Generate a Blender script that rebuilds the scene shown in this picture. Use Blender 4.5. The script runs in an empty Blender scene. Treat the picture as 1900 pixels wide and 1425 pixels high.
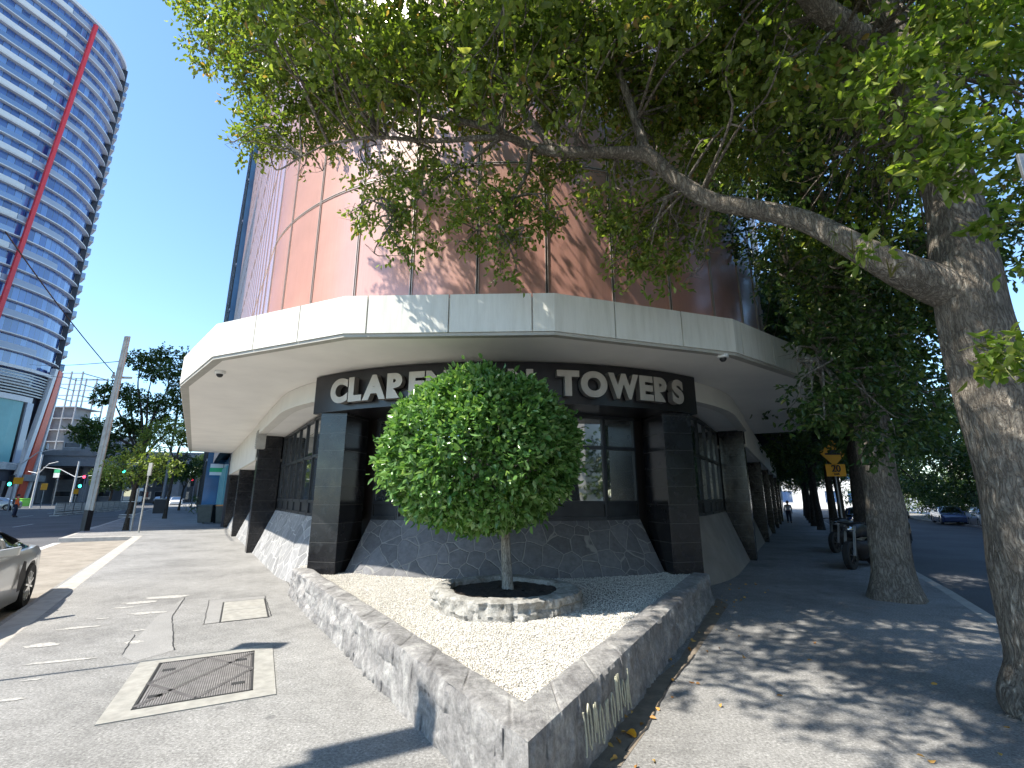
import bpy, bmesh, math, random
import numpy as np
from mathutils import Vector, Matrix, noise
random.seed(7); RNG = np.random.default_rng(11)
rad = math.radians
scene = bpy.context.scene
COL = scene.collection

# ------------------------------------------------------------------ camera, world, sun, exposure
PITCH = math.atan(.2368); CP, SP = math.cos(PITCH), math.sin(PITCH); FPX = 870.0
cam = bpy.data.cameras.new('camera'); camo = bpy.data.objects.new('camera', cam); COL.objects.link(camo)
camo.location = (0, 0, 1.6); camo.rotation_euler = (rad(90) + PITCH, 0, 0)
cam.sensor_width = 36; cam.lens = 36 * FPX / 1900; cam.clip_start = .05; cam.clip_end = 3000
scene.camera = camo
SUN_EL = rad(52.5)
SH = Vector((.890, .456, 0)).normalized()             # ground direction in which shadows fall
sun_dir = Vector((-SH.x * math.cos(SUN_EL), -SH.y * math.cos(SUN_EL), math.sin(SUN_EL)))   # towards the sun
w = bpy.data.worlds.new('World'); scene.world = w; w.use_nodes = True
nt = w.node_tree; bg = nt.nodes['Background']; bg.inputs[1].default_value = .13
sky = nt.nodes.new('ShaderNodeTexSky'); sky.sky_type = 'NISHITA'; sky.sun_disc = False
sky.sun_elevation = SUN_EL; sky.sun_rotation = math.atan2(sun_dir.x, sun_dir.y)
sky.air_density = 1.0; sky.dust_density = .0; sky.ozone_density = 1.6
tint = nt.nodes.new('ShaderNodeMix'); tint.data_type = 'RGBA'; tint.blend_type = 'MULTIPLY'; tint.inputs[0].default_value = 1.; tint.inputs[7].default_value = (.90, 1.035, 1.10, 1)
nt.links.new(sky.outputs[0], tint.inputs[6]); nt.links.new(tint.outputs[2], bg.inputs[0])
sl = bpy.data.lights.new('sun', 'SUN'); sl.energy = 4.2; sl.angle = rad(.53); sl.color = (1, .94, .84)
so = bpy.data.objects.new('sun', sl); COL.objects.link(so); so.location = (-30, -15, 60)
so.rotation_euler = (-sun_dir).to_track_quat('-Z', 'Y').to_euler()
scene.view_settings.view_transform = 'Standard'; scene.view_settings.look = 'None'
scene.view_settings.exposure = 1.28; scene.view_settings.gamma = 1

# ------------------------------------------------------------------ measuring helpers (photo pixel -> place)
def ray(px, py):
    U = 712.5 - py
    return (px - 950., FPX * CP - U * SP, FPX * SP + U * CP)
def at(px, py, Y):
    d = ray(px, py); k = Y / d[1]
    return Vector((d[0] * k, Y, 1.6 + d[2] * k))
def gr(px, py, z=0.):
    d = ray(px, py); k = (z - 1.6) / d[2]
    return Vector((d[0] * k, d[1] * k, z))
T = Vector((.08, 2.66))                                # planter tip: the two streets meet here
AL, AR = rad(33.4), rad(30.3)
Ld, Rd = Vector((-math.sin(AL), math.cos(AL))), Vector((math.sin(AR), math.cos(AR)))
nL, nR = Vector((-math.cos(AL), -math.sin(AL))), Vector((math.cos(AR), -math.sin(AR)))
def SL(s, o, z=0.): p = T + Ld * s + nL * o; return Vector((p.x, p.y, z))
def SRf(s, o): p = T + Rd * s + nR * o; return p.x, p.y
def sstep(a, b, x): t = min(1, max(0, (x - a) / (b - a))); return t * t * (3 - 2 * t)
def gz(x, y):                                          # the right-hand street runs gently downhill
    r = Vector((x, y)) - T; s = r.dot(Rd); o = r.dot(nR)
    return -.018 * min(60, max(0, s - 9)) * sstep(-9, -3, o)
def SR(s, o, z=0.): x, y = SRf(s, o); return Vector((x, y, z + gz(x, y)))

# ------------------------------------------------------------------ object helpers
WL = {}
def link(o): COL.objects.link(o); return o
def tag(o, label=None, cat=None, group=None, kind=None):
    if label: o['label'] = label
    if cat: o['category'] = cat
    if group: o['group'] = group
    if kind: o['kind'] = kind
    return o
def thing(name, label, cat, loc=(0, 0, 0), rz=0, group=None):
    o = link(bpy.data.objects.new(name, None)); o.location = loc; o.rotation_euler = (0, 0, rz)
    o.empty_display_size = .2; WL[o.name] = Vector(loc)
    return tag(o, label, cat, group)
def copy_tree(o, parent=None):
    c = o.copy(); COL.objects.link(c)
    if parent: c.parent = parent
    for ch in o.children: copy_tree(ch, c)
    return c
class MB:
    def __init__(s): s.v = []; s.f = []; s.m = []; s.mi = 0
    def add(s, vs, fs):
        n = len(s.v); s.v += [tuple(v) for v in vs]
        for f in fs: s.f.append([i + n for i in f]); s.m.append(s.mi)
        return s
    def hexa(s, p):                                   # 8 points: bottom 4 then top 4
        return s.add(p, [(3, 2, 1, 0), (4, 5, 6, 7), (0, 1, 5, 4), (1, 2, 6, 5), (2, 3, 7, 6), (3, 0, 4, 7)])
    def box(s, a, b):
        x0, y0, z0 = a; x1, y1, z1 = b
        return s.hexa([(x0, y0, z0), (x1, y0, z0), (x1, y1, z0), (x0, y1, z0), (x0, y0, z1), (x1, y0, z1), (x1, y1, z1), (x0, y1, z1)])
    def prism(s, poly, z0, z1):
        n = len(poly); a = [(p[0], p[1], z0) for p in poly]; b = [(p[0], p[1], z1) for p in poly]
        return s.add(a + b, [tuple(range(n))[::-1], tuple(range(n, 2 * n))] + [(i, (i + 1) % n, n + (i + 1) % n, n + i) for i in range(n)])
    def obox(s, c, u, hu, hv, z0, z1):                 # oriented box, centre c(xy), unit u(xy)
        v = Vector((-u[1], u[0])); u = Vector((u[0], u[1])); c = Vector((c[0], c[1]))
        P = [c - u * hu - v * hv, c + u * hu - v * hv, c + u * hu + v * hv, c - u * hu + v * hv]
        return s.prism(P, z0, z1)
    def beam(s, a, b, w, h=None, up=(0, 0, 1)):
        a, b = Vector(a), Vector(b); h = h or w; d = (b - a).normalized(); up = Vector(up)
        if abs(d.dot(up)) > .98: up = Vector((1, 0, 0))
        x = d.cross(up).normalized() * w / 2; y = x.cross(d).normalized() * h / 2
        return s.hexa([a - x - y, a + x - y, a + x + y, a - x + y, b - x - y, b + x - y, b + x + y, b - x + y])
    def tube(s, pts, rs, n=10, cap=True, wob=0., seed=0):
        pts = [Vector(p) for p in pts]; base = len(s.v); up = Vector((.13, .21, 1)).normalized(); px = None
        for i, p in enumerate(pts):
            d = (pts[min(i + 1, len(pts) - 1)] - pts[max(i - 1, 0)]).normalized()
            if px is None:
                px = d.cross(up)
                if px.length < .1: px = d.cross(Vector((1, 0, 0)))
            px = (px - d * px.dot(d)).normalized(); py = d.cross(px)
            r = rs[i] if hasattr(rs, '__len__') else rs
            for k in range(n):
                a = 2 * math.pi * k / n; rr = r
                if wob: rr = r * (1 + wob * noise.noise(Vector((p.x * 1.3 + math.cos(a) * 1.2, p.y * 1.3 + math.sin(a) * 1.2, p.z * 1.1 + seed))))
                s.v.append(tuple(p + px * math.cos(a) * rr + py * math.sin(a) * rr))
        for i in range(len(pts) - 1):
            for k in range(n):
                s.f.append([base + i * n + k, base + i * n + (k + 1) % n, base + (i + 1) * n + (k + 1) % n, base + (i + 1) * n + k]); s.m.append(s.mi)
        if cap:
            s.f.append([base + k for k in range(n)][::-1]); s.m.append(s.mi)
            s.f.append([base + (len(pts) - 1) * n + k for k in range(n)]); s.m.append(s.mi)
        return s
    def lathe(s, prof, c=(0, 0, 0), n=24):
        b = len(s.v)
        for r, z in prof:
            for k in range(n): a = 2 * math.pi * k / n; s.v.append((c[0] + r * math.cos(a), c[1] + r * math.sin(a), c[2] + z))
        for i in range(len(prof) - 1):
            for k in range(n): s.f.append([b + i * n + k, b + i * n + (k + 1) % n, b + (i + 1) * n + (k + 1) % n, b + (i + 1) * n + k]); s.m.append(s.mi)
        s.f.append([b + k for k in range(n)][::-1]); s.m.append(s.mi)
        s.f.append([b + (len(prof) - 1) * n + k for k in range(n)]); s.m.append(s.mi)
        return s
    def grid(s, fn, nu, nv):
        b = len(s.v)
        for i in range(nu + 1):
            for j in range(nv + 1): s.v.append(tuple(fn(i, j)))
        for i in range(nu):
            for j in range(nv):
                a = b + i * (nv + 1) + j; s.f.append([a, a + nv + 1, a + nv + 2, a + 1]); s.m.append(s.mi)
        return s
    def build(s, name, mats, parent=None, smooth=False, bevel=0., local=False, recalc=True):
        me = bpy.data.meshes.new(name)
        off = Vector((0, 0, 0)) if (local or parent is None) else WL[root_of(parent).name]
        me.from_pydata([(v[0] - off[0], v[1] - off[1], v[2] - off[2]) for v in s.v], [], s.f)
        for m in (mats if isinstance(mats, (list, tuple)) else [mats]): me.materials.append(m)
        me.polygons.foreach_set('material_index', s.m)
        if recalc:
            bm = bmesh.new(); bm.from_mesh(me); bmesh.ops.recalc_face_normals(bm, faces=bm.faces); bm.to_mesh(me); bm.free()
        if smooth:
            me.polygons.foreach_set('use_smooth', [True] * len(me.polygons))
            if smooth != 'all': me.set_sharp_from_angle(angle=rad(38))
        o = link(bpy.data.objects.new(name, me))
        if parent: o.parent = parent
        if bevel:
            b = o.modifiers.new('bevel', 'BEVEL'); b.width = bevel; b.segments = 2; b.limit_method = 'ANGLE'; b.angle_limit = rad(40)
        return o
def root_of(o):
    while o.parent: o = o.parent
    return o
def arrmesh(name, V, F, mats, parent=None, mi=None, local=False, smooth=False):
    """fast numpy mesh: V (n,3), F (m,4) quads"""
    me = bpy.data.meshes.new(name)
    if parent is not None and not local: V = V - np.array(WL[root_of(parent).name])
    me.vertices.add(len(V)); me.vertices.foreach_set('co', V.astype(np.float32).ravel())
    k = F.shape[1]
    me.loops.add(F.size); me.loops.foreach_set('vertex_index', F.astype(np.int32).ravel())
    me.polygons.add(len(F)); me.polygons.foreach_set('loop_start', np.arange(0, F.size, k, dtype=np.int32))
    me.update(calc_edges=True)
    for m in (mats if isinstance(mats, (list, tuple)) else [mats]): me.materials.append(m)
    if mi is not None: me.polygons.foreach_set('material_index', mi.astype(np.int32))
    if smooth: me.polygons.foreach_set('use_smooth', np.ones(len(F), dtype=bool))
    me.validate()
    o = link(bpy.data.objects.new(name, me))
    if parent: o.parent = parent
    return o

# ------------------------------------------------------------------ materials
MATS = {}
def _n(nt, t, **k):
    n = nt.nodes.new(t)
    for a, b in k.items():
        if a.startswith('i_'):
            key = a[2:]; key = int(key) if key.isdigit() else key.replace('_', ' ')
            n.inputs[key].default_value = b
        else: setattr(n, a, b)
    return n
def mat(name, col, rough=.7, metal=0., var=0., vscale=3., bump=0., bscale=40., spec=.5, coat=0., col2=None, stretch=None, emit=None, vdetail=6.):
    m = bpy.data.materials.new(name); m.use_nodes = True; nt = m.node_tree; b = nt.nodes['Principled BSDF']
    b.inputs['Base Color'].default_value = (*col, 1); b.inputs['Roughness'].default_value = rough
    b.inputs['Metallic'].default_value = metal; b.inputs['Specular IOR Level'].default_value = spec
    b.inputs['Coat Weight'].default_value = coat; b.inputs['Coat Roughness'].default_value = .08
    L = nt.links.new
    tc = _n(nt, 'ShaderNodeTexCoord'); src = tc.outputs['Object']
    if stretch:
        mp = _n(nt, 'ShaderNodeMapping'); mp.inputs['Scale'].default_value = stretch; L(src, mp.inputs[0]); src = mp.outputs[0]
    if var or col2:
        nz = _n(nt, 'ShaderNodeTexNoise', i_Scale=vscale, i_Detail=vdetail, i_Roughness=.6); L(src, nz.inputs['Vector'])
        r = _n(nt, 'ShaderNodeValToRGB'); r.color_ramp.elements[0].position = .35; r.color_ramp.elements[1].position = .66
        c2 = col2 or tuple(min(1, c * (1 + var)) for c in col); c1 = col if col2 else tuple(c * (1 - var) for c in col)
        r.color_ramp.elements[0].color = (*c1, 1); r.color_ramp.elements[1].color = (*c2, 1)
        L(nz.outputs['Fac'], r.inputs[0]); L(r.outputs[0], b.inputs['Base Color'])
    if bump:
        nb = _n(nt, 'ShaderNodeTexNoise', i_Scale=bscale, i_Detail=5.); L(src, nb.inputs['Vector'])
        bp = _n(nt, 'ShaderNodeBump', i_Strength=bump, i_Distance=.02); L(nb.outputs['Fac'], bp.inputs['Height']); L(bp.outputs[0], b.inputs['Normal'])
    if emit: b.inputs['Emission Color'].default_value = (*emit[0], 1); b.inputs['Emission Strength'].default_value = emit[1]
    MATS[name] = m; return m
def ramp(nt, stops, src, interp='LINEAR'):
    r = _n(nt, 'ShaderNodeValToRGB'); cr = r.color_ramp; cr.interpolation = interp
    while len(cr.elements) < len(stops): cr.elements.new(.5)
    for e, (p, c) in zip(cr.elements, stops): e.position = p; e.color = (*c, 1) if hasattr(c, '__len__') else (c, c, c, 1)
    nt.links.new(src, r.inputs[0]); return r.outputs[0]
def mixc(nt, fac, a, b, mode='MIX'):
    m = _n(nt, 'ShaderNodeMix', data_type='RGBA', blend_type=mode)
    for s, v in ((m.inputs[0], fac), (m.inputs[6], a), (m.inputs[7], b)):
        if hasattr(v, 'is_linked') or hasattr(v, 'links'): nt.links.new(v, s)
        elif hasattr(v, '__len__'): s.default_value = (*v, 1)
        else: s.default_value = v
    return m.outputs[2]
def new_mat(name, rough=.8, spec=.4):
    m = bpy.data.materials.new(name); m.use_nodes = True; nt = m.node_tree; b = nt.nodes['Principled BSDF']
    b.inputs['Roughness'].default_value = rough; b.inputs['Specular IOR Level'].default_value = spec
    tc = _n(nt, 'ShaderNodeTexCoord'); MATS[name] = m
    return m, nt, b, tc.outputs['Object'], nt.links.new
def noise_t(nt, src, scale, detail=5., rough=.6, dist=0.):
    n = _n(nt, 'ShaderNodeTexNoise', i_Scale=scale, i_Detail=detail, i_Roughness=rough, i_Distortion=dist); nt.links.new(src, n.inputs['Vector']); return n.outputs['Fac']
def voro(nt, src, scale, feature='F1', out='Distance', rnd=1.):
    n = _n(nt, 'ShaderNodeTexVoronoi', feature=feature, i_Scale=scale); n.inputs['Randomness'].default_value = rnd
    nt.links.new(src, n.inputs['Vector']); return n.outputs[out]
def bumpit(nt, b, h, strength=.5, dist=.01):
    p = _n(nt, 'ShaderNodeBump', i_Strength=strength, i_Distance=dist); nt.links.new(h, p.inputs['Height']); nt.links.new(p.outputs[0], b.inputs['Normal'])
def mathn(nt, op, a, b2=None):
    m = _n(nt, 'ShaderNodeMath', operation=op)
    for s, v in zip(m.inputs, (a, b2)):
        if v is None: continue
        if hasattr(v, 'links'): nt.links.new(v, s)
        else: s.default_value = v
    return m.outputs[0]

# footpath asphalt: worn aggregate with patches and stains
m, nt, b, P, L = new_mat('footpath_asphalt', .85, .3)
agg = ramp(nt, [(.30, (.085, .083, .079)), (.44, (.215, .211, .202)), (.58, (.305, .30, .288)), (.72, (.56, .55, .52))], noise_t(nt, P, 48, 4, .85))
big = ramp(nt, [(.34, .72), (.5, .95), (.68, 1.12)], noise_t(nt, P, .7, 6, .62))
fine = ramp(nt, [(.35, .86), (.65, 1.08)], noise_t(nt, P, 6, 5, .65))
c = mixc(nt, 1., agg, big, 'MULTIPLY'); c = mixc(nt, 1., c, fine, 'MULTIPLY')
worn = ramp(nt, [(.70, 0.), (.78, .7)], noise_t(nt, P, 1.6, 7, .7)); c = mixc(nt, worn, c, (.42, .40, .36))
gum = ramp(nt, [(.0, .55), (.06, .5), (.08, 0.)], voro(nt, P, 1.9)); c = mixc(nt, gum, c, (.10, .10, .10))
L(c, b.inputs['Base Color']); bumpit(nt, b, noise_t(nt, P, 130, 3, .7), .5, .006)
# road asphalt
m, nt, b, P, L = new_mat('road_asphalt', .8, .35)
agg = ramp(nt, [(.3, (.05, .052, .056)), (.55, (.10, .102, .106)), (.75, (.20, .20, .20))], noise_t(nt, P, 60, 4, .8))
big = ramp(nt, [(.35, .7), (.65, 1.15)], noise_t(nt, P, .35, 6, .6)); L(mixc(nt, 1., agg, big, 'MULTIPLY'), b.inputs['Base Color'])
bumpit(nt, b, noise_t(nt, P, 110, 3, .7), .4, .006)
# bay concrete
m, nt, b, P, L = new_mat('bay_concrete', .85, .3)
c = ramp(nt, [(.3, (.19, .168, .138)), (.5, (.27, .243, .202)), (.7, (.34, .31, .262))], noise_t(nt, P, 2.2, 7, .7))
c = mixc(nt, 1., c, ramp(nt, [(.3, .8), (.7, 1.1)], noise_t(nt, P, 90, 3, .7)), 'MULTIPLY'); L(c, b.inputs['Base Color']); bumpit(nt, b, noise_t(nt, P, 90, 3, .7), .3, .005)
mat('kerb_concrete', (.37, .35, .315), .85, var=.14, vscale=5, bump=.3, bscale=80)
mat('pale_concrete', (.31, .30, .27), .85, var=.16, vscale=9, bump=.35, bscale=120)
mat('cast_iron', (.13, .122, .118), .6, var=.25, vscale=14, bump=.25, bscale=90, metal=.3)
mat('white_line', (.45, .45, .43), .8, var=.18, vscale=9)
# white gravel
m, nt, b, P, L = new_mat('white_gravel', .8, .3)
cell = voro(nt, P, 62, 'F1', 'Color'); d = voro(nt, P, 62)
sep = _n(nt, 'ShaderNodeSeparateColor'); L(cell, sep.inputs[0])
c = ramp(nt, [(0., (.38, .355, .30)), (.25, (.53, .50, .44)), (.6, (.62, .59, .53)), (1., (.74, .72, .66))], sep.outputs[0])
c = mixc(nt, 1., c, ramp(nt, [(0., 1.), (.55, .82), (.85, .35)], d), 'MULTIPLY')
c = mixc(nt, 1., c, ramp(nt, [(.35, .8), (.65, 1.05)], noise_t(nt, P, 1.4, 5)), 'MULTIPLY')
L(c, b.inputs['Base Color']); bumpit(nt, b, ramp(nt, [(0., 1.), (.8, 0.)], d), 1., .012)
mat('pebble', (.70, .66, .58), .8, col2=(.84, .81, .75), vscale=25)
# rough bluestone of the planter
m, nt, b, P, L = new_mat('bluestone', .88, .25)
n1 = noise_t(nt, P, 3.2, 9, .72, .6); n2 = noise_t(nt, P, 28, 7, .75)
c = ramp(nt, [(.30, (.13, .125, .122)), (.45, (.25, .242, .235)), (.58, (.36, .35, .335)), (.72, (.52, .51, .48))], n1)
c = mixc(nt, 1., c, ramp(nt, [(.3, .62), (.52, 1.), (.72, 1.3)], n2), 'MULTIPLY')
lich = ramp(nt, [(.63, 0.), (.70, .6)], noise_t(nt, P, 6.5, 8, .75)); c = mixc(nt, lich, c, (.44, .43, .39))
L(c, b.inputs['Base Color']); bumpit(nt, b, mathn(nt, 'ADD', noise_t(nt, P, 22, 9, .75, .5), mathn(nt, 'MULTIPLY', noise_t(nt, P, 95, 4, .8), .5)), .9, .02)
# crazy paving cladding
def crazy(name, scale, stone, mortar, mw, tint=(.02, .0)):
    m, nt, b, P, L = new_mat(name, .72, .4)
    wp = _n(nt, 'ShaderNodeTexNoise', i_Scale=1.3, i_Detail=3.); L(P, wp.inputs['Vector'])
    vm = _n(nt, 'ShaderNodeMixRGB'); vm.inputs[0].default_value = .16; L(P, vm.inputs[1]); L(wp.outputs['Color'], vm.inputs[2])
    e = voro(nt, vm.outputs[0], scale, 'DISTANCE_TO_EDGE', 'Distance', .85); cc = voro(nt, vm.outputs[0], scale, 'F1', 'Color', .85)
    sp = _n(nt, 'ShaderNodeSeparateColor'); L(cc, sp.inputs[0])
    c = ramp(nt, [(0., tuple(x * .78 for x in stone)), (1., tuple(x * 1.2 for x in stone))], sp.outputs[0])
    c = mixc(nt, 1., c, ramp(nt, [(.3, .72), (.7, 1.25)], noise_t(nt, P, 11, 8, .72)), 'MULTIPLY')
    ee = mathn(nt, 'ADD', e, mathn(nt, 'MULTIPLY', mathn(nt, 'SUBTRACT', noise_t(nt, P, 14, 4), .5), .03))
    fac = ramp(nt, [(0., 1.), (mw, 1.), (mw + .012, 0.)], ee)
    L(mixc(nt, fac, c, mortar), b.inputs['Base Color'])
    h = mathn(nt, 'ADD', ramp(nt, [(mw, 0.), (mw + .03, 1.)], ee), mathn(nt, 'MULTIPLY', noise_t(nt, P, 30, 6, .7), .5)); bumpit(nt, b, h, .6, .012)
crazy('crazy_paving', 4.0, (.135, .135, .14), (.235, .23, .215), .012)
crazy('crazy_paving_pale', 3.8, (.24, .24, .24), (.46, .45, .43), .016)
# polished black granite with tile joints (box-projected by world height)
m, nt, b, P, L = new_mat('black_granite', .16, .5)
sx = _n(nt, 'ShaderNodeSeparateXYZ'); L(P, sx.inputs[0])
zz = mathn(nt, 'FRACT', mathn(nt, 'DIVIDE', mathn(nt, 'ADD', sx.outputs[2], .09), .305))
j = ramp(nt, [(0., 1.), (.018, 1.), (.03, 0.)], zz)
c = ramp(nt, [(.35, (.007, .007, .008)), (.6, (.016, .016, .018)), (.75, (.034, .034, .036))], noise_t(nt, P, 9, 8, .75))
L(mixc(nt, j, c, (.06, .058, .055)), b.inputs['Base Color']); L(ramp(nt, [(.3, .13), (.7, .3)], noise_t(nt, P, 3, 5)), b.inputs['Roughness'])
mat('black_board', (.014, .013, .015), .28, var=.3, vscale=4)
mat('brushed_metal_letter', (.43, .385, .33), .42, metal=.35, var=.08, vscale=6, bump=.08, bscale=60, stretch=(1, 1, .1))
mat('letter_side', (.42, .39, .36), .35, metal=.8)
m, nt, b, P, L = new_mat('canopy_white', .6, .35)
mp = _n(nt, 'ShaderNodeMapping'); mp.inputs['Scale'].default_value = (5, 5, .5); L(P, mp.inputs[0])
st = ramp(nt, [(.42, 0.), (.72, .6)], noise_t(nt, mp.outputs[0], 2.2, 7, .75))
c = mixc(nt, st, (.70, .69, .635), (.50, .49, .43)); L(c, b.inputs['Base Color']); bumpit(nt, b, noise_t(nt, P, 50, 3), .06, .01)
mat('soffit_cream', (.84, .81, .75), .75, var=.045, vscale=1.1, bump=.05, bscale=25)
mat('beam_cream', (.68, .65, .58), .7, var=.05, vscale=1.5, bump=.06, bscale=40)
mat('joint_dark', (.03, .03, .03), .7)
mat('drip_grey', (.40, .385, .34), .7, var=.1)
# copper-brown glazed facade
m, nt, b, P, L = new_mat('copper_panel', .2, .5)
mp = _n(nt, 'ShaderNodeMapping'); mp.inputs['Scale'].default_value = (9, 9, .35); L(P, mp.inputs[0])
c = ramp(nt, [(.3, (.45, .225, .172)), (.7, (.50, .255, .20))], noise_t(nt, mp.outputs[0], 3, 7, .7))
c = mixc(nt, 1., c, ramp(nt, [(.3, .86), (.7, 1.1)], noise_t(nt, P, .8, 5)), 'MULTIPLY')
L(c, b.inputs['Base Color']); b.inputs['Coat Weight'].default_value = 1.; b.inputs['Coat IOR'].default_value = 1.7; b.inputs['Coat Roughness'].default_value = .2; b.inputs['Roughness'].default_value = .5
bumpit(nt, b, noise_t(nt, P, 1.1, 2), .04, .03)
mat('facade_joint', (.52, .45, .41), .4, metal=.5)
mat('facade_dark', (.02, .015, .013), .6)
mat('frame_dark', (.035, .04, .045), .4, metal=.4, var=.2, vscale=4)
mat('blue_panel', (.05, .16, .30), .15, var=.2, vscale=.5, coat=.6)
def glass(name, col, rough=.03, spec=.9):
    m, nt, b, P, L = new_mat(name, rough, spec); b.inputs['Base Color'].default_value = (*col, 1); b.inputs['IOR'].default_value = 2.3
    b.inputs['Coat Weight'].default_value = 1.; b.inputs['Coat Roughness'].default_value = .02
    bumpit(nt, b, noise_t(nt, P, .9, 2), .05, .03); return m
glass('window_glass', (.04, .05, .054)); glass('tower_glass', (.05, .10, .22), .06); mat('teal_glass', (.13, .36, .38), .35, var=.15, vscale=.2); glass('car_glass', (.01, .012, .014))
# bark
def bark(name, c0, c1, sc=1., bstr=1., bd=.03):
    m, nt, b, P, L = new_mat(name, .9, .2)
    wp = _n(nt, 'ShaderNodeTexNoise', i_Scale=2.5, i_Detail=4.); L(P, wp.inputs['Vector'])
    vm = _n(nt, 'ShaderNodeMixRGB'); vm.inputs[0].default_value = .10; L(P, vm.inputs[1]); L(wp.outputs['Color'], vm.inputs[2])
    mp = _n(nt, 'ShaderNodeMapping'); mp.inputs['Scale'].default_value = (26 * sc, 26 * sc, 5.5 * sc); L(vm.outputs[0], mp.inputs[0])
    e = noise_t(nt, mp.outputs[0], 1., 6, .62, .4)
    ridge = mathn(nt, 'ABSOLUTE', mathn(nt, 'SUBTRACT', e, .5))
    c = mixc(nt, ramp(nt, [(.0, 0.), (.05, .65), (.16, 1.)], ridge), c0, c1)
    c = mixc(nt, 1., c, ramp(nt, [(.3, .66), (.7, 1.25)], noise_t(nt, P, 2.4, 7, .7)), 'MULTIPLY')
    L(c, b.inputs['Base Color']); h = mathn(nt, 'ADD', ramp(nt, [(0., 0.), (.14, 1.)], ridge), mathn(nt, 'MULTIPLY', noise_t(nt, P, 60, 5, .7), .4)); bumpit(nt, b, h, bstr, bd)
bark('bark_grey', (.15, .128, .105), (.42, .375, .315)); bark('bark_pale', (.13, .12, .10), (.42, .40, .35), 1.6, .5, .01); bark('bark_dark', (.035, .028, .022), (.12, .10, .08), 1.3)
# leaves
def leaf_mat(name, stops, trans=.4, rough=.38, tcol=None):
    m = bpy.data.materials.new(name); m.use_nodes = True; nt = m.node_tree; L = nt.links.new
    b = nt.nodes['Principled BSDF']; out = nt.nodes['Material Output']
    g = _n(nt, 'ShaderNodeNewGeometry'); col = ramp(nt, stops, g.outputs['Random Per Island'])
    L(col, b.inputs['Base Color']); b.inputs['Roughness'].default_value = rough; b.inputs['Specular IOR Level'].default_value = .5
    t = _n(nt, 'ShaderNodeBsdfTranslucent'); L(mixc(nt, 1., col, tcol or (1.5, 1.55, .7), 'MULTIPLY'), t.inputs[0])
    mx = _n(nt, 'ShaderNodeMixShader'); mx.inputs[0].default_value = trans; L(b.outputs[0], mx.inputs[1]); L(t.outputs[0], mx.inputs[2]); L(mx.outputs[0], out.inputs[0])
    MATS[name] = m
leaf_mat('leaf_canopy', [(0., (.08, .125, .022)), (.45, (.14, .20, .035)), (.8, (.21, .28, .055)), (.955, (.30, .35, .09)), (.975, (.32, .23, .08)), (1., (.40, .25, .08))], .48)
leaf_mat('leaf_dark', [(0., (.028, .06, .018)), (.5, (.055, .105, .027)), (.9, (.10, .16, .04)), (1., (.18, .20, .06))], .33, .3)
leaf_mat('leaf_bright', [(0., (.10, .18, .025)), (.6, (.19, .28, .045)), (1., (.34, .38, .12))], .5)
leaf_mat('leaf_ball', [(0., (.045, .125, .028)), (.5, (.125, .245, .07)), (.9, (.20, .35, .12)), (1., (.33, .46, .22))], .33, .22)
leaf_mat('leaf_street', [(0., (.03, .07, .02)), (.6, (.07, .13, .03)), (1., (.15, .20, .05))], .4)
leaf_mat('leaf_lime', [(0., (.09, .15, .03)), (.6, (.20, .27, .05)), (1., (.32, .36, .09))], .45)
leaf_mat('leaf_fallen', [(0., (.30, .13, .03)), (.5, (.45, .24, .05)), (1., (.55, .36, .10))], .1, .6)
mat('soil', (.035, .026, .019), .95, var=.5, vscale=18, bump=1., bscale=45)
mat('galv', (.33, .34, .35), .45, metal=.6, var=.15, vscale=3); mat('pole_concrete', (.36, .35, .31), .8, var=.2, vscale=3, bump=.2)
mat('black_paint', (.02, .02, .022), .45, var=.2); mat('rubber', (.018, .018, .018), .75); mat('white_paint', (.72, .72, .70), .45); mat('grey_paint', (.26, .27, .29), .55, var=.1)
mat('yellow_sign', (.85, .38, .02), .45); mat('red_paint', (.62, .035, .045), .4, var=.08); mat('orange_vest', (.90, .16, .035), .7); mat('navy_cloth', (.02, .025, .05), .85)
mat('skin', (.45, .26, .18), .6); mat('hair', (.02, .015, .012), .6); mat('white_cloth', (.62, .63, .66), .85, var=.08); mat('grey_cloth', (.16, .17, .19), .85)
mat('bin_green', (.055, .062, .055), .55, var=.2, vscale=4); mat('lime_paint', (.22, .60, .06), .5); mat('orange_lid', (.55, .22, .05), .5)
mat('silver_paint', (.58, .56, .52), .3, metal=.3, coat=.8); mat('black_car', (.012, .012, .014), .25, coat=1.); mat('blue_car', (.02, .045, .13), .25, coat=1.); mat('white_car', (.70, .71, .72), .3, coat=1.); mat('chrome', (.6, .6, .6), .15, metal=1.)
mat('lamp_red', (.55, .02, .02), .25, coat=.6); mat('go_light', (.02, .5, .35), .4, emit=((.05, 1., .7), 3.)); mat('stop_light', (.6, .02, .03), .4, emit=((1., .05, .1), 2.5))
mat('slab_white', (.62, .62, .62), .5, var=.05); mat('orange_pillar', (.62, .10, .05), .5, var=.08); mat('dark_clad', (.035, .04, .055), .5, var=.15); mat('concrete_grey', (.27, .27, .28), .8, var=.15, vscale=.5)
mat('green_sign', (.03, .45, .18), .4); mat('graffiti', (.40, .39, .29), .6, var=.2, vscale=30)
M = MATS
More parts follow.
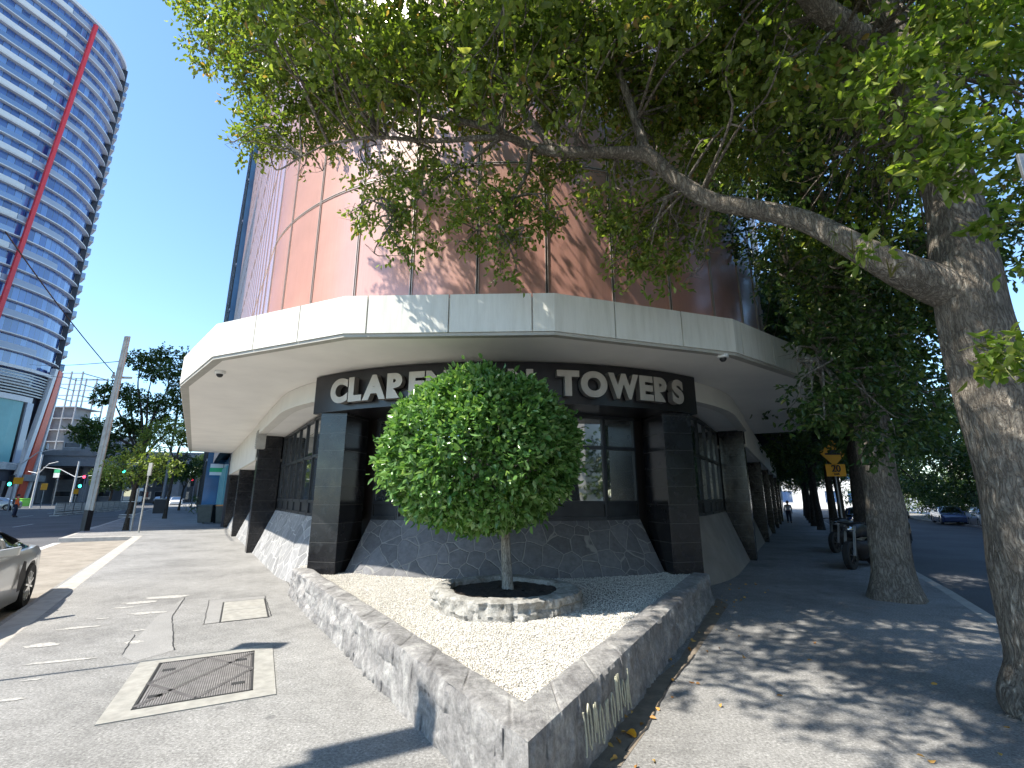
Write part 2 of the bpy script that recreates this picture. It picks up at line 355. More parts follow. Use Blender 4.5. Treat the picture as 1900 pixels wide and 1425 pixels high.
# ================================================================== SETTING: ground, roads, footpath
def struct(o): o['kind'] = 'structure'; return o
xs = [-1500, -600, -300, -200, -150, -120] + list(range(-100, 101, 4)) + [120, 150, 200, 300, 600, 1500]
ys = [-600, -200, -80, -40, -20] + list(range(-12, 121, 4)) + [140, 180, 240, 400, 800, 2200]
g = MB(); g.grid(lambda i, j: (xs[i], ys[j], gz(xs[i], ys[j]) - .20), len(xs) - 1, len(ys) - 1)
struct(g.build('ground', M['concrete_grey'], smooth='all'))
KC = T - Vector((-.03, 3.375 / math.sin((AL + AR) / 2)))
def strip(fn, ss, o0, o1, dz, nlev=1, g=None):
    g = g or MB(); g.grid(lambda i, j: (lambda p: (p.x, p.y, p.z + dz))(fn(ss[i], o0 + (o1 - o0) * j / nlev)), len(ss) - 1, nlev); return g
struct(strip(SL, [-9, 10, 40, 80, 160, 300], 3.3, 31, -.14).build('road_west', M['road_asphalt']))
struct(strip(SR, [-9, 3, 9, 20, 40, 69, 120, 250], 3.3, 13.4, -.135).build('road_east', M['road_asphalt']))
fp = MB()
def flat(g, pts, z): g.add([(p[0], p[1], z) for p in pts], [tuple(range(len(pts)))])
flat(fp, [KC, SL(22.6, 3.34), SL(23.2, 5.6), SL(125, 5.6), SL(125, -.8), SL(8, -.8), T], 0)
flat(fp, [KC, T, SR(8, -.8), SR(9, -.8), SR(9, 3.41), ], 0)
strip(SR, [9, 20, 40, 69, 120], -.8, 3.41, 0, g=fp)
struct(fp.build('footpath', M['footpath_asphalt']))
fp = MB(); strip(SR, [-5, 9, 40, 69, 120], 13.4, 17, 0, g=fp); struct(fp.build('far_footpath', M['footpath_asphalt']))
kb = MB()
def kerb(fn, a, b, o, wd=.16, n=1):
    for i in range(n):
        s0, s1 = a + (b - a) * i / n, a + (b - a) * (i + 1) / n
        p = [fn(s0, o), fn(s1, o), fn(s1, o - wd), fn(s0, o - wd)]
        kb.hexa([(q.x, q.y, q.z - .19) for q in p] + [(q.x, q.y, q.z + .004) for q in p])
kerb(SL, -4, 22.6, 3.36, .30); kerb(SL, 23.2, 125, 5.62); kerb(SR, -4, 9, 3.43, .17); kerb(SR, 9, 69, 3.43, .17, 6)
a, b_ = SL(22.5, 3.2), SL(23.1, 5.62); kb.beam((a.x, a.y, -.09), (b_.x, b_.y, -.09), .22, .19)
for i in range(6):
    p = [SR(-5 + 15 * i, 13.3), SR(10 + 15 * i, 13.3), SR(10 + 15 * i, 13.5), SR(-5 + 15 * i, 13.5)]
    kb.hexa([(q.x, q.y, q.z - .19) for q in p] + [(q.x, q.y, q.z + .006) for q in p])
struct(kb.build('kerb', M['kerb_concrete'], bevel=.015))
struct(strip(SL, [-6, 8, 22.4], 3.34, 5.5, -.132).build('parking_bay', M['bay_concrete']))
ln = MB()
def dash(a, b, wd=.12, z=-.128):
    a, b = Vector((a[0], a[1])), Vector((b[0], b[1])); n = (b - a).normalized(); n = Vector((-n.y, n.x)) * wd / 2
    ln.add([(*(a - n), z), (*(b - n), z), (*(b + n), z), (*(a + n), z)], [(0, 1, 2, 3)])
dash(SL(-6, 5.55), SL(22.4, 5.55), .22)
for p, q in (((24, 978.5), (62, 972.6)), ((159, 982), (201, 972)), ((213, 949), (226, 947)), ((40, 934), (90, 933))): dash(gr(*p, -.14), gr(*q, -.14), .14)
for k in range(6): dash(SL(34 + k * 9, 13), SL(38 + k * 9, 13), .14)
struct(ln.build('road_markings', M['white_line']))
# worn remnants of white paint and trench patches on the footpath
wp = MB()
def blob(px, py, rx, ry, ang, seed, g, z=.004, n=26):
    c = gr(px, py); pts = []
    for k in range(n):
        a = 2 * math.pi * k / n; r = 1 + .5 * noise.noise(Vector((math.cos(a) * 1.6, math.sin(a) * 1.6, seed * 3.1)))
        x, y = math.cos(a) * rx * r, math.sin(a) * ry * r
        pts.append((c.x + x * math.cos(ang) - y * math.sin(ang), c.y + x * math.sin(ang) + y * math.cos(ang)))
    flat(g, pts, z)
for i, (px, py, rx, ry) in enumerate([(310, 1108, .32, .11), (262, 1118, .24, .09), (272, 1138, .2, .08), (230, 1128, .13, .05), (145, 1165, .2, .06), (75, 1198, .17, .07), (105, 1228, .3, .03), (248, 1192, .08, .06), (258, 1170, .07, .03), (12, 1300, .12, .03), (60, 1262, .07, .02), (190, 1148, .08, .03)]):
    blob(px, py, rx, ry, .35, i + 1, wp)
m, nt, b, P, L = new_mat('worn_paint', .85, .3)
c = ramp(nt, [(.40, (.24, .235, .225)), (.56, (.46, .445, .41))], noise_t(nt, P, 26, 7, .8)); L(c, b.inputs['Base Color']); bumpit(nt, b, noise_t(nt, P, 130, 3, .7), .4, .006)
struct(wp.build('worn_paint', m))
m, nt, b, P, L = new_mat('patch_asphalt', .85, .3)
c = ramp(nt, [(.3, (.17, .168, .16)), (.5, (.27, .265, .255)), (.72, (.37, .36, .345))], noise_t(nt, P, 100, 4, .75)); c = mixc(nt, 1., c, ramp(nt, [(.3, .84), (.7, 1.08)], noise_t(nt, P, 1.7, 6)), 'MULTIPLY')
L(c, b.inputs['Base Color']); bumpit(nt, b, noise_t(nt, P, 150, 3, .7), .3, .005)
pp = MB(); flat(pp, [gr(*q) for q in ((343, 1109), (319, 1144), (322, 1207), (250, 1228), (224, 1216), (262, 1176), (290, 1145))][::-1], .0025)
flat(pp, [gr(*q) for q in ((378, 1159), (388, 1114), (491, 1106), (503, 1143))][::-1], .003)
struct(pp.build('pavement_patch', m))
cr = MB()
def crack(pts, wd=.012):
    P3 = [gr(*q) for q in pts]; out = []
    for a, b2 in zip(P3, P3[1:]):
        n = max(2, int((b2 - a).length / .05))
        for k in range(n): out.append(a.lerp(b2, k / n))
    out.append(P3[-1]); L_, R_ = [], []
    for i, p in enumerate(out):
        d = (out[min(i + 1, len(out) - 1)] - out[max(0, i - 1)]).normalized(); n = Vector((-d.y, d.x, 0))
        off = n * .012 * noise.noise(p * 9); ww = wd * (.6 + .8 * abs(noise.noise(p * 5))) / 2
        L_.append(p + off + n * ww); R_.append(p + off - n * ww)
    cr.add([(q.x, q.y, .006) for q in L_ + R_], [(i, i + 1, len(out) + i + 1, len(out) + i) for i in range(len(out) - 1)])
crack([(343, 1109), (319, 1144), (322, 1207)]); crack([(250, 1178), (226, 1216)], .01); crack([(378, 1159), (388, 1114), (491, 1106)], .012); crack([(378, 1159), (503, 1143), (491, 1106)], .014)
crack([(470, 1010), (520, 1062), (545, 1098), (600, 1140)], .012); crack([(1160, 1395), (1200, 1352), (1240, 1275), (1290, 1215)], .018)
struct(cr.build('pavement_crack', M['joint_dark']))
# gutter strip and darker trench beside the right wall of the planter
pp = MB(); flat(pp, [gr(*q) for q in ((1095, 1425), (1180, 1290), (1260, 1225), (1330, 1110), (1352, 1122), (1290, 1215), (1240, 1275), (1195, 1362), (1150, 1425))], .0025)
mat('trench', (.20, .165, .125), .9, var=.22, vscale=9, bump=.5, bscale=90); struct(pp.build('trench_strip', M['trench']))
def quad_of(px4): return [gr(*p) for p in px4]
def rect_fit(q):                                       # true rectangle closest to four ground points
    c = sum(q, Vector()) / 4; u = ((q[2] - q[1]) + (q[3] - q[0])).normalized(); v = Vector((-u.y, u.x, 0))
    if v.dot(q[1] - q[0]) < 0: v = -v
    hu = ((q[2] - q[1]).length + (q[3] - q[0]).length) / 4; hv = ((q[1] - q[0]).length + (q[2] - q[3]).length) / 4
    return c, u, v, hu, hv
c, u, v, hu, hv = rect_fit(quad_of([(259.6, 1320), (281, 1232.6), (461, 1212), (482.5, 1278)]))
pit = thing('utility_pit_cover', 'ribbed cast iron double pit cover with cross struts set in a pale concrete surround', 'pit cover', (c.x, c.y, 0))
def uvp(a, b2, z): return c + u * a + v * b2 + Vector((0, 0, z))
fr = MB()
W = .17
for a0, a1, b0, b1 in ((-hu - W, hu + W, -hv - W, -hv), (-hu - W, hu + W, hv, hv + W), (-hu - W, -hu, -hv, hv), (hu, hu + W, -hv, hv)):
    fr.hexa([uvp(a0, b0, -.05), uvp(a1, b0, -.05), uvp(a1, b1, -.05), uvp(a0, b1, -.05), uvp(a0, b0, .009), uvp(a1, b0, .009), uvp(a1, b1, .009), uvp(a0, b1, .009)])
fr.build('concrete_surround', M['pale_concrete'], pit)
pl = MB(); pl.hexa([uvp(a, b2, z) for z in (-.05, .003) for a, b2 in ((-hu, -hv), (hu, -hv), (hu, hv), (-hu, hv))]); base = pl.build('cover_plate', M['cast_iron'], pit)
rb = MB(); nr = 44
for i in range(nr):
    a = -hu + .03 + (2 * hu - .06) * (i + .5) / nr; ww = (2 * hu) / nr * .27
    rb.hexa([uvp(a - ww, -hv + .03, .003), uvp(a + ww, -hv + .03, .003), uvp(a + ww, hv - .03, .003), uvp(a - ww, hv - .03, .003), uvp(a - ww, -hv + .03, .010), uvp(a + ww, -hv + .03, .010), uvp(a + ww, hv - .03, .010), uvp(a - ww, hv - .03, .010)])
mat('worn_iron', (.27, .255, .245), .55, var=.2, vscale=12, metal=.2); rb.build('rib', M['worn_iron'], pit)['kind'] = 'stuff'
for pts in (((-hu, 0), (0, hv), (hu, 0), (0, -hv), (-hu, 0)), ((-hu, -hv + .02), (0, 0), (hu, hv - .02))):
    for (a0, b0), (a1, b1) in zip(pts, pts[1:]):
        s_ = MB(); s_.beam(uvp(a0 * .97, b0 * .94, .008), uvp(a1 * .97, b1 * .94, .008), .035, .008); s_.build('strut', M['cast_iron'], pit)
for a in (-.72, .72):
    for b2 in (-.6, .55):
        k = MB(); k.obox(uvp(a * hu, b2 * hv, 0).xy, u.xy, .05, .03, .004, .012); k.build('lifting_hole', M['joint_dark'], pit)
fr2 = MB()
for s_ in (-1, 1):
    fr2.beam(uvp(-hu, s_ * (hv - .012), .006), uvp(hu, s_ * (hv - .012), .006), .016, .011); fr2.beam(uvp(s_ * (hu - .012), -hv, .006), uvp(s_ * (hu - .012), hv, .006), .016, .011)
fr2.build('rim', M['joint_dark'], pit)
c, u, v, hu, hv = rect_fit(quad_of([(412, 1153.7), (415, 1119), (489.5, 1111), (496.4, 1145.8)]))
pit = thing('service_lid', 'small plain concrete service lid in two halves beside the planter wall', 'pit cover', (c.x, c.y, 0))
for s0, s1 in ((-hv, -.006), (.006, hv)):
    k = MB(); k.hexa([uvp(a, b2, z) for z in (-.04, .007) for a, b2 in ((-hu, s0), (hu, s0), (hu, s1), (-hu, s1))]); k.build('lid_half', M['pale_concrete'], pit, bevel=.004)
k = MB(); W = .022
for a0, a1, b0, b1 in ((-hu - W, hu + W, -hv - W, -hv), (-hu - W, hu + W, hv, hv + W), (-hu - W, -hu, -hv, hv), (hu, hu + W, -hv, hv)):
    k.hexa([uvp(a, b2, z) for z in (-.04, .005) for a, b2 in ((a0, b0), (a1, b0), (a1, b1), (a0, b1))])
k.build('lid_frame', M['joint_dark'], pit)

# ================================================================== PLANTER
def rough_sweep(outer, inner, z0, z1, name, m, parent=None, closed=False, amp=.02, vs=9, ts=5, block=.42, mort=.5, seed=0., out_batter=.03):
    """sweep a wall section along station lists outer[i], inner[i] (xy); faces broken up like hand-cut stone"""
    n = len(outer); g = MB(); rows = []
    acc = 0.
    for i in range(n):
        O, I = outer[i], inner[i]
        if i: acc += (O - outer[i - 1]).length
        nrm = (O - I).normalized(); sec = []
        zz0 = z0 + (gz(O.x, O.y) if O.x > 0 else 0)
        def pt(base, z, push, up=0.):
            p = Vector((base.x, base.y, z)); q = p * 1.0
            blk = math.floor(acc / block + .23 * math.floor(z / .15 + seed)); blk2 = math.floor(z / .15 + seed)
            cell = noise.noise(Vector((blk * 3.7 + seed, blk2 * 5.1, 1.3)))
            f = noise.fractal(Vector((q.x * 5, q.y * 5, q.z * 7 + seed)), .9, 2.1, 5) ; r = noise.hetero_terrain(Vector((q.x * 16, q.y * 16, q.z * 9)), .8, 2., 4, .4)
            fr_ = (acc / block + .23 * blk2) % 1.; gap = 1. if min(fr_, 1 - fr_) * block < .016 else 0.
            fz = (z / .15 + seed) % 1.; gap = max(gap, 1. if min(fz, 1 - fz) * .15 < .010 else 0.)
            crag = noise.ridged_multi_fractal(Vector((acc * 7.5 + seed, z * 2.2, base.x * .3)), .8, 2.1, 4, 1., 2.) - 1.2; disp = amp * (1.1 * cell + 1.3 * f + .45 * r + .8 * crag) - gap * amp * mort
            return disp
        for j in range(vs + 1):
            z = zz0 + (z1 - zz0) * j / vs; d = pt(O, z, 1); bt = out_batter * (1 - j / vs)
            rnd = -.012 if j == vs else 0
            p = O + nrm * (d * (.35 if j == vs else 1) + bt + rnd); sec.append((p.x, p.y, z + (rnd + d * .15 if j == vs else 0)))
        for j in range(1, ts):
            p = O.lerp(I, j / ts); h = noise.fractal(Vector((p.x * 4, p.y * 4, seed)), .9, 2.1, 4) * .014 + .006 * noise.noise(Vector((math.floor(acc / .55) * 2.3, seed, 0)))
            fr_ = (acc / .55) % 1.; h -= .007 if min(fr_, 1 - fr_) * .55 < .014 else 0
            sec.append((p.x, p.y, z1 + h))
        for j in range(3):
            z = z1 - (z1 - z0) * j / 2; p = I - nrm * (pt(I, z, 1) * .5 - (.01 if j == 0 else 0)); sec.append((p.x, p.y, z - (.01 if j == 0 else 0)))
        rows.append(sec)
    if closed: rows.append(rows[0])
    g.grid(lambda i, j: rows[i][j], len(rows) - 1, len(rows[0]) - 1)
    if not closed:
        for r in (rows[0], rows[-1]): g.add(r, [tuple(range(len(r)))])
    return g.build(name, m, parent, smooth=True)
TH = .25; half = (AL + AR) / 2
TO = T.copy(); bis = (Ld + Rd).normalized(); TI = T + bis * (TH / math.sin(half))
LO, RO = T + Ld * 6.75, T + Rd * 5.9; LI, RI = LO - nL * TH, RO - nR * TH
NL, NR = 420, 380
outer = [LO.lerp(TO, i / NL) for i in range(NL)] + [TO.lerp(RO, i / NR) for i in range(NR + 1)]
inner = [LI.lerp(TI, i / NL) for i in range(NL)] + [TI.lerp(RI, i / NR) for i in range(NR + 1)]
planter = thing('planter', 'triangular rough bluestone planter with pale gravel bed at the corner of the building', 'planter', (T.x, T.y, 0))
rough_sweep(outer, inner, 0., .42, 'stone_wall', M['bluestone'], planter, amp=.021, vs=16, ts=6, seed=.4)
# gravel bed, slightly uneven
gb = MB(); A_, B_, C_ = TI - bis * .1, LI - Ld * 0 + nL * .02, RI + nR * .02
def gfun(i, j):
    t = i / 60; p0 = A_.lerp(B_ + Ld * .9, t); p1 = A_.lerp(C_ + Rd * .9, t); p = p0.lerp(p1, j / 60)
    return (p.x, p.y, .335 + .012 * noise.noise(Vector((p.x * 1.5, p.y * 1.5, 0))) + .006 * noise.noise(Vector((p.x * 9, p.y * 9, 0))))
gb.grid(gfun, 60, 60); gb.build('gravel_bed', M['white_gravel'], planter, smooth='all')
# loose stones on the gravel bed
ico = [(0, 0, 1), (.89, 0, .45), (.28, .85, .45), (-.72, .53, .45), (-.72, -.53, .45), (.28, -.85, .45), (.72, .53, -.45), (-.28, .85, -.45), (-.89, 0, -.45), (-.28, -.85, -.45), (.72, -.53, -.45), (0, 0, -1)]
icf = [(0, 1, 2), (0, 2, 3), (0, 3, 4), (0, 4, 5), (0, 5, 1), (1, 6, 2), (2, 7, 3), (3, 8, 4), (4, 9, 5), (5, 10, 1), (6, 7, 2), (7, 8, 3), (8, 9, 4), (9, 10, 5), (10, 6, 1), (11, 7, 6), (11, 8, 7), (11, 9, 8), (11, 10, 9), (11, 6, 10)]
def pebbles(pts, name, m, r0, r1, parent):
    n = len(pts); V = np.array(ico)[None] * RNG.uniform(r0, r1, (n, 1, 1)) * RNG.uniform(.6, 1.25, (n, 1, 3)); V[:, :, 2] *= .75
    V += np.array(pts)[:, None, :]; F = (np.array(icf)[None] + 12 * np.arange(n)[:, None, None]).reshape(-1, 3)
    return arrmesh(name, V.reshape(-1, 3), F, m, parent)
leaf_mat('pebble_mix', [(0., (.37, .345, .29)), (.3, (.54, .51, .45)), (.7, (.65, .62, .56)), (1., (.78, .76, .70))], 0., .8)
pts = []
while len(pts) < 60000:
    t = math.sqrt(random.random()); q = random.random(); i, j = t * 60, q * 60; p = gfun(i, j)
    if (p[0] + .09) ** 2 + (p[1] - 6.1) ** 2 > .85 ** 2 and (p[1] < 5.6 or random.random() < .5): pts.append((p[0], p[1], p[2] + random.uniform(-.002, .007)))
pb = pebbles(pts, 'loose_gravel', M['pebble_mix'], .004, .0085, planter); pb['kind'] = 'stuff'
# ring of stones round the ball tree
RC = Vector((-.09, 6.1)); nn = 220
ro = [RC + Vector((math.cos(a), math.sin(a))) * (.86 + .03 * math.cos(4 * a + 1)) for a in [2 * math.pi * k / nn for k in range(nn)]]
ri = [RC + Vector((math.cos(a), math.sin(a))) * (.66 + .03 * math.sin(5 * a)) for a in [2 * math.pi * k / nn for k in range(nn)]]
m_ = M['bluestone']
m, nt, b, P, L = new_mat('ring_stone', .88, .25)
c = ramp(nt, [(.30, (.15, .14, .12)), (.45, (.27, .26, .235)), (.6, (.40, .39, .36)), (.75, (.56, .55, .51))], noise_t(nt, P, 6.5, 9, .75, .8)); c = mixc(nt, 1., c, ramp(nt, [(.3, .65), (.7, 1.25)], noise_t(nt, P, 34, 6, .75)), 'MULTIPLY')
L(c, b.inputs['Base Color']); bumpit(nt, b, noise_t(nt, P, 24, 9, .75, .5), .9, .02)
ring = thing('stone_tree_ring', 'low round ring of rough pale stone holding dark soil round the ball tree', 'planter ring', (RC.x, RC.y, .3))
rough_sweep(ro, ri, .30, .53, 'stone_ring', M['ring_stone'], ring, closed=True, amp=.034, vs=10, ts=5, block=.46, seed=2.2, out_batter=.02)
so_ = MB(); so_.grid(lambda i, j: (RC.x + math.cos(j * math.pi / 24) * .68 * i / 12, RC.y + math.sin(j * math.pi / 24) * .68 * i / 12, .47 + .025 * noise.noise(Vector((i * .9, j * .7, 0)))), 12, 48)
so_.build('soil', M['soil'], ring, smooth='all')
# faded graffiti scrawl on the right face of the planter: part of the wall
gf = MB()
def face_pt(s, z, push=.030): return SR(s, push + .03 * (1 - z / .42), z)
rg = random.Random(5)
s = .62
for k in range(13):
    h0, h1 = .07 + rg.random() * .06, .26 + rg.random() * .1; bend = rg.uniform(-.03, .03); pts_ = []
    kind = k % 3
    for t in range(9):
        q = t / 8
        if kind == 0: ss, zz = s + bend * math.sin(q * 3.1), h0 + (h1 - h0) * q
        elif kind == 1: ss, zz = s + .028 * math.sin(q * 6.28), h0 + (h1 - h0) * (.5 - .5 * math.cos(q * 6.28) * 1) 
        else: ss, zz = s + .05 * q, h0 + (h1 - h0) * abs(math.sin(q * 4.7))
        pts_.append(face_pt(ss, zz))
    gf = MB(); gf.tube(pts_, .006, 6); gf.build('graffiti_stroke', M['graffiti'], planter)
    s += .055 + rg.random() * .03


# ================================================================== CORNER BUILDING
C1 = Vector((-.12, 13.5)); R1 = 6.0; tL, tR = math.asin(math.cos(AL)), math.asin(math.cos(AR))
def path(u, d=0., C=C1, R=R1):
    th = max(-tL, min(tR, u / R)); n = Vector((math.sin(th), -math.cos(th))); ex = u - th * R
    tg = Vector((math.cos(th), math.sin(th)))
    p = C + n * (R + d) + tg * ex
    return p
def us(a, b, step=.25):
    n = max(1, int(round(abs(b - a) / step))); return [a + (b - a) * i / n for i in range(n + 1)]
def zat(p): return gz(p.x, p.y) if p.x > 0 else 0.
def wallstrip(g, U, secs, C=C1, R=R1, follow=False):   # secs: closed list of (d,z)
    rows = []
    for u in U:
        r = []
        for d, z in secs:
            p = path(u, d, C, R); r.append((p.x, p.y, z + (zat(p) if follow else 0)))
        rows.append(r + [r[0]])
    g.grid(lambda i, j: rows[i][j], len(rows) - 1, len(secs))
    for r in (rows[0], rows[-1]): g.add(r[:-1], [tuple(range(len(secs)))])
    return g
bld = thing('corner_building', 'office building with curved copper brown upper facade, white canopy and black stone columns', 'building', (0, 13.5, 0))
ULE, URE = -5.93 - (27 - 9.16), 6.25 + (50 - 9.26)
u_of_sL = lambda s: -5.93 - (s - 9.16)
u_of_sR = lambda s: 6.25 + (s - 9.26)
colsL = [u_of_sL(s) for s in (13.9, 20.4, 26.8)]; colsR = [u_of_sR(s) for s in (12.2, 19.4, 26.2, 33, 40, 47)]
# plinths
def plinth(u0, u1, m, d0=-.25, z0=0., top=1.17, dt=-.72):
    U = us(u0, u1, .2); g = MB()
    rows = []
    for u in U:
        d0_ = -.05 if abs(u) < 3.0 else d0
        pts = [(d0_ + (dt - d0_) * t, z0 + (top - z0) * t) for t in [i / 8 for i in range(9)]] + [(dt - .6, top), (dt - .6, z0)]
        r = []
        for k, (d, z) in enumerate(pts):
            p = path(u, d); zz = z + zat(p) * (1 - max(0, z) / top)
            dd = .006 * noise.noise(Vector((p.x * 4, p.y * 4, z * 4))) if 0 < k < 8 else 0
            p = path(u, d + dd); r.append((p.x, p.y, zz))
        rows.append(r)
    g.grid(lambda i, j: rows[i][j], len(rows) - 1, len(rows[0]) - 1)
    for r in (rows[0], rows[-1]): g.add(r, [tuple(range(len(r)))])
    return g.build('stone_plinth', m, bld, smooth=True)
CW = .27
plinth(-2.88, 2.88, M['crazy_paving'], z0=.1)['label'] = 'front stone plinth in dark crazy paving with pale mortar'
plinth(colsL[0] + CW, -3.58, M['crazy_paving_pale'])['label'] = 'pale crazy paving plinth below the left window bay'
for a, b2 in ((0, 1), (1, 2)): plinth(colsL[b2] + CW, colsL[a] - CW, M['crazy_paving_pale'])
mat('rendered_plinth', (.24, .215, .185), .8, var=.14, vscale=2.2, bump=.3, bscale=20)
plinth(3.58, colsR[0] - CW, M['rendered_plinth'])['label'] = 'smooth brown rendered plinth below the right window bay'
for a, b2 in zip(colsR, colsR[1:]): plinth(a + CW, b2 - CW, M['rendered_plinth'])
# columns
def column(u, w_, d0, d1, z0, z1, rz=0.):
    p = path(u, (d0 + d1) / 2); q = path(u + .01, (d0 + d1) / 2); t = (q - p).normalized()
    if rz: t = Vector((t.x * math.cos(rz) - t.y * math.sin(rz), t.x * math.sin(rz) + t.y * math.cos(rz)))
    g = MB(); g.obox(p, t, w_, (d1 - d0) / 2, z0 + min(0, zat(p)) , z1); return g.build('column', M['black_granite'], bld, bevel=.006)
column(-3.22, .26, -.62, .12, .0, 3.02, .30); column(3.22, .28, -.62, .12, .0, 3.02, -.30)
for u in colsL: column(u, .22, -.72, -.10, 0, 3.42 if u == colsL[0] else 2.62)
for i, u in enumerate(colsR): column(u, .22, -.72, -.10, 0, 3.42 if i == 0 else 2.9)
mat('red_reflection', (.62, .17, .13), .4)
# windows
def window(u0, u1, d, z0, zt, trans, kick=True, mw=.032):
    a, b2 = path(u0, d), path(u1, d); t = (b2 - a).normalized(); ln_ = (b2 - a).length; nrm = Vector((t.y, -t.x))
    f = MB()
    def bar(s0, s1, za, zb, dep=.05):
        P = [a + t * s0 + nrm * dep, a + t * s1 + nrm * dep, a + t * s1 - nrm * .05, a + t * s0 - nrm * .05]
        f.prism(P, za, zb)
    bar(0, mw, z0, zt, .035); bar(ln_ - mw, ln_, z0, zt, .035)
    zs = [z0 + .06] + ([z0 + .32] if kick else []) + [trans] + [zt - .05]
    for z in [z0, zs[1] - .05 if kick else None, trans - .045, zt - .06]:
        if z is not None: bar(mw, ln_ - mw, z, z + .06, .045)
    fr_ = f.build('window', M['frame_dark'], bld)
    edges = ([(z0 + .06, z0 + .27, True)] if kick else []) + [((z0 + .33) if kick else z0 + .06, trans - .045, False), (trans + .015, zt - .06, False)]
    for za, zb, dark in edges:
        g_ = MB(); P = [a + t * mw, a + t * (ln_ - mw), a + t * (ln_ - mw) - nrm * .012, a + t * mw - nrm * .012]
        g_.prism(P, za, zb); g_.build('kick_panel' if dark else 'pane', M['frame_dark'] if dark else M['window_glass'], fr_)
for e in ([-2.9, -2.25, -.72, .72, 2.1, 2.9], [-10.35, -9.5, -8.6, -7.7, -6.75, -5.8, -4.75, -4.0, -3.3], [3.3, 4.0, 4.75, 5.7, 6.7, 7.7, 8.8]):
    for a, b2 in zip(e, e[1:]): window(a, b2, -.78, 1.17, 3.3 if abs(e[0]) > 3 or e[0] < -3 else 3.02, 2.45)
for cs in (colsL, colsR):
    for a, b2 in zip(cs, cs[1:]):
        lo, hi = min(a, b2) + CW, max(a, b2) - CW; n = 4
        for k in range(n): window(lo + (hi - lo) * k / n, lo + (hi - lo) * (k + 1) / n, -.80, 1.17, 2.9 if a > 0 else 2.62, 2.2, kick=False)
for ua in (3.72, 4.28):  # flat red pieces imitating a car tail light's reflection in the window
    a, b2 = path(ua, -.74), path(ua + .24, -.74); g = MB(); g.beam((*a, 1.50), (*b2, 1.50), .012, .52); g.build('red_panel_or_reflection', M['lamp_red'] if ua < 0 else M['red_reflection'], bld)
# core wall behind everything
g = MB(); wallstrip(g, us(ULE, URE, .6), [(-.9, 0.0), (-.9, 4.25), (-1.2, 4.25), (-1.2, -1.3)]); g.build('core_wall', M['facade_dark'], bld)
# cream beams and recess soffits
def beamstrip(u0, u1, z0, z1, d0, d1, name='beam', m=None):
    g = MB(); wallstrip(g, us(u0, u1, .25), [(d0, z0), (d1, z0), (d1, z1), (d0, z1)]); return g.build(name, m or M['beam_cream'], bld, smooth=True)
beamstrip(colsL[0] + .05, -3.49, 3.34, 3.715, -.18, -.02); beamstrip(3.49, colsR[0] - .05, 3.34, 3.715, -.18, -.02)
beamstrip(colsL[0] + .05, -3.49, 3.32, 3.40, -.21, .005, 'beam_lip'); beamstrip(3.49, colsR[0] - .05, 3.32, 3.40, -.21, .005, 'beam_lip')
beamstrip(colsL[0] + .05, -3.3, 3.345, 3.40, -.9, -.13, 'recess_soffit', M['soffit_cream']); beamstrip(3.3, colsR[0] - .05, 3.345, 3.40, -.9, -.13, 'recess_soffit', M['soffit_cream'])
beamstrip(-3.49, 3.49, 3.02, 3.715, -.9, .03, 'sign_beam', M['black_board'])
U = us(colsL[0] - .02, ULE - 1., 1.25)
for a, b2 in zip(U, U[1:]): beamstrip(a - .012, b2 + .012, 2.62, 3.715, -.2, -.05, 'beam_panel')
beamstrip(U[0], U[-1], 2.70, 3.7, -.22, -.075, 'beam_backing', M['joint_dark']); beamstrip(U[0], U[-1], 2.61, 2.68, -.9, -.14, 'recess_soffit', M['soffit_cream'])
U = us(colsR[0] + .02, URE, 1.9)
for a, b2 in zip(U, U[1:]): beamstrip(a + .012, b2 - .012, 2.9, 3.715, -.2, -.05, 'beam_panel')
beamstrip(U[0], U[-1], 2.98, 3.7, -.22, -.075, 'beam_backing', M['joint_dark']); beamstrip(U[0], U[-1], 2.89, 2.97, -.9, -.14, 'recess_soffit', M['soffit_cream'])
# side end wall at the far left of the base
g = MB(); p0, p1 = SL(27.2, .2), SL(27.2, -6); g.beam((p0.x, p0.y, 1.9), (p1.x, p1.y, 1.9), .3, 3.8); g.build('end_wall', M['dark_clad'], bld)
# canopy
co = [SL(26.4, 2.0).xy, Vector((-6.56, 9.1)), Vector((-4.75, 7.22)), Vector((-2.3, 6.13)), Vector((.57, 6.03)), Vector((3.45, 7.0)), Vector((5.71, 8.7)), Vector(SRf(16.4, 1.95))]
inn = [Vector(SRf(16.4, -1.2)), Vector((0, 9.6)), SL(26.4, -1.2).xy]
ZS, ZT = 3.72, 4.30
g = MB(); g.prism(co + inn, ZS, ZT - .03); g.build('canopy_soffit', M['soffit_cream'], bld)
cum = [0.]
for a, b2 in zip(co, co[1:]): cum.append(cum[-1] + (b2 - a).length)
def cpt(t):
    for k in range(len(co) - 1):
        if t <= cum[k + 1] + 1e-6: return co[k].lerp(co[k + 1], (t - cum[k]) / (cum[k + 1] - cum[k]))
    return co[-1]
joints = []
for r in (-.572, -.475, -.326, -.142, .0457, .229, .378, .508, .575):
    for k in range(1, len(co) - 1):
        a, b2 = co[k], co[k + 1]; den = (b2.x - a.x) - r * (b2.y - a.y)
        if abs(den) < 1e-6: continue
        t = (r * a.y - a.x) / den
        if 0 <= t <= 1: joints.append(cum[k] + t * (cum[k + 1] - cum[k])); break
j0 = min(joints); joints += [j0 - 2.4 * k for k in range(1, 8) if j0 - 2.4 * k > 0]; j1 = max(joints); joints += [j1 + 2.4 * k for k in range(1, 5) if j1 + 2.4 * k < cum[-1]]
joints = sorted(joints); ends = [0.] + joints + [cum[-1]]
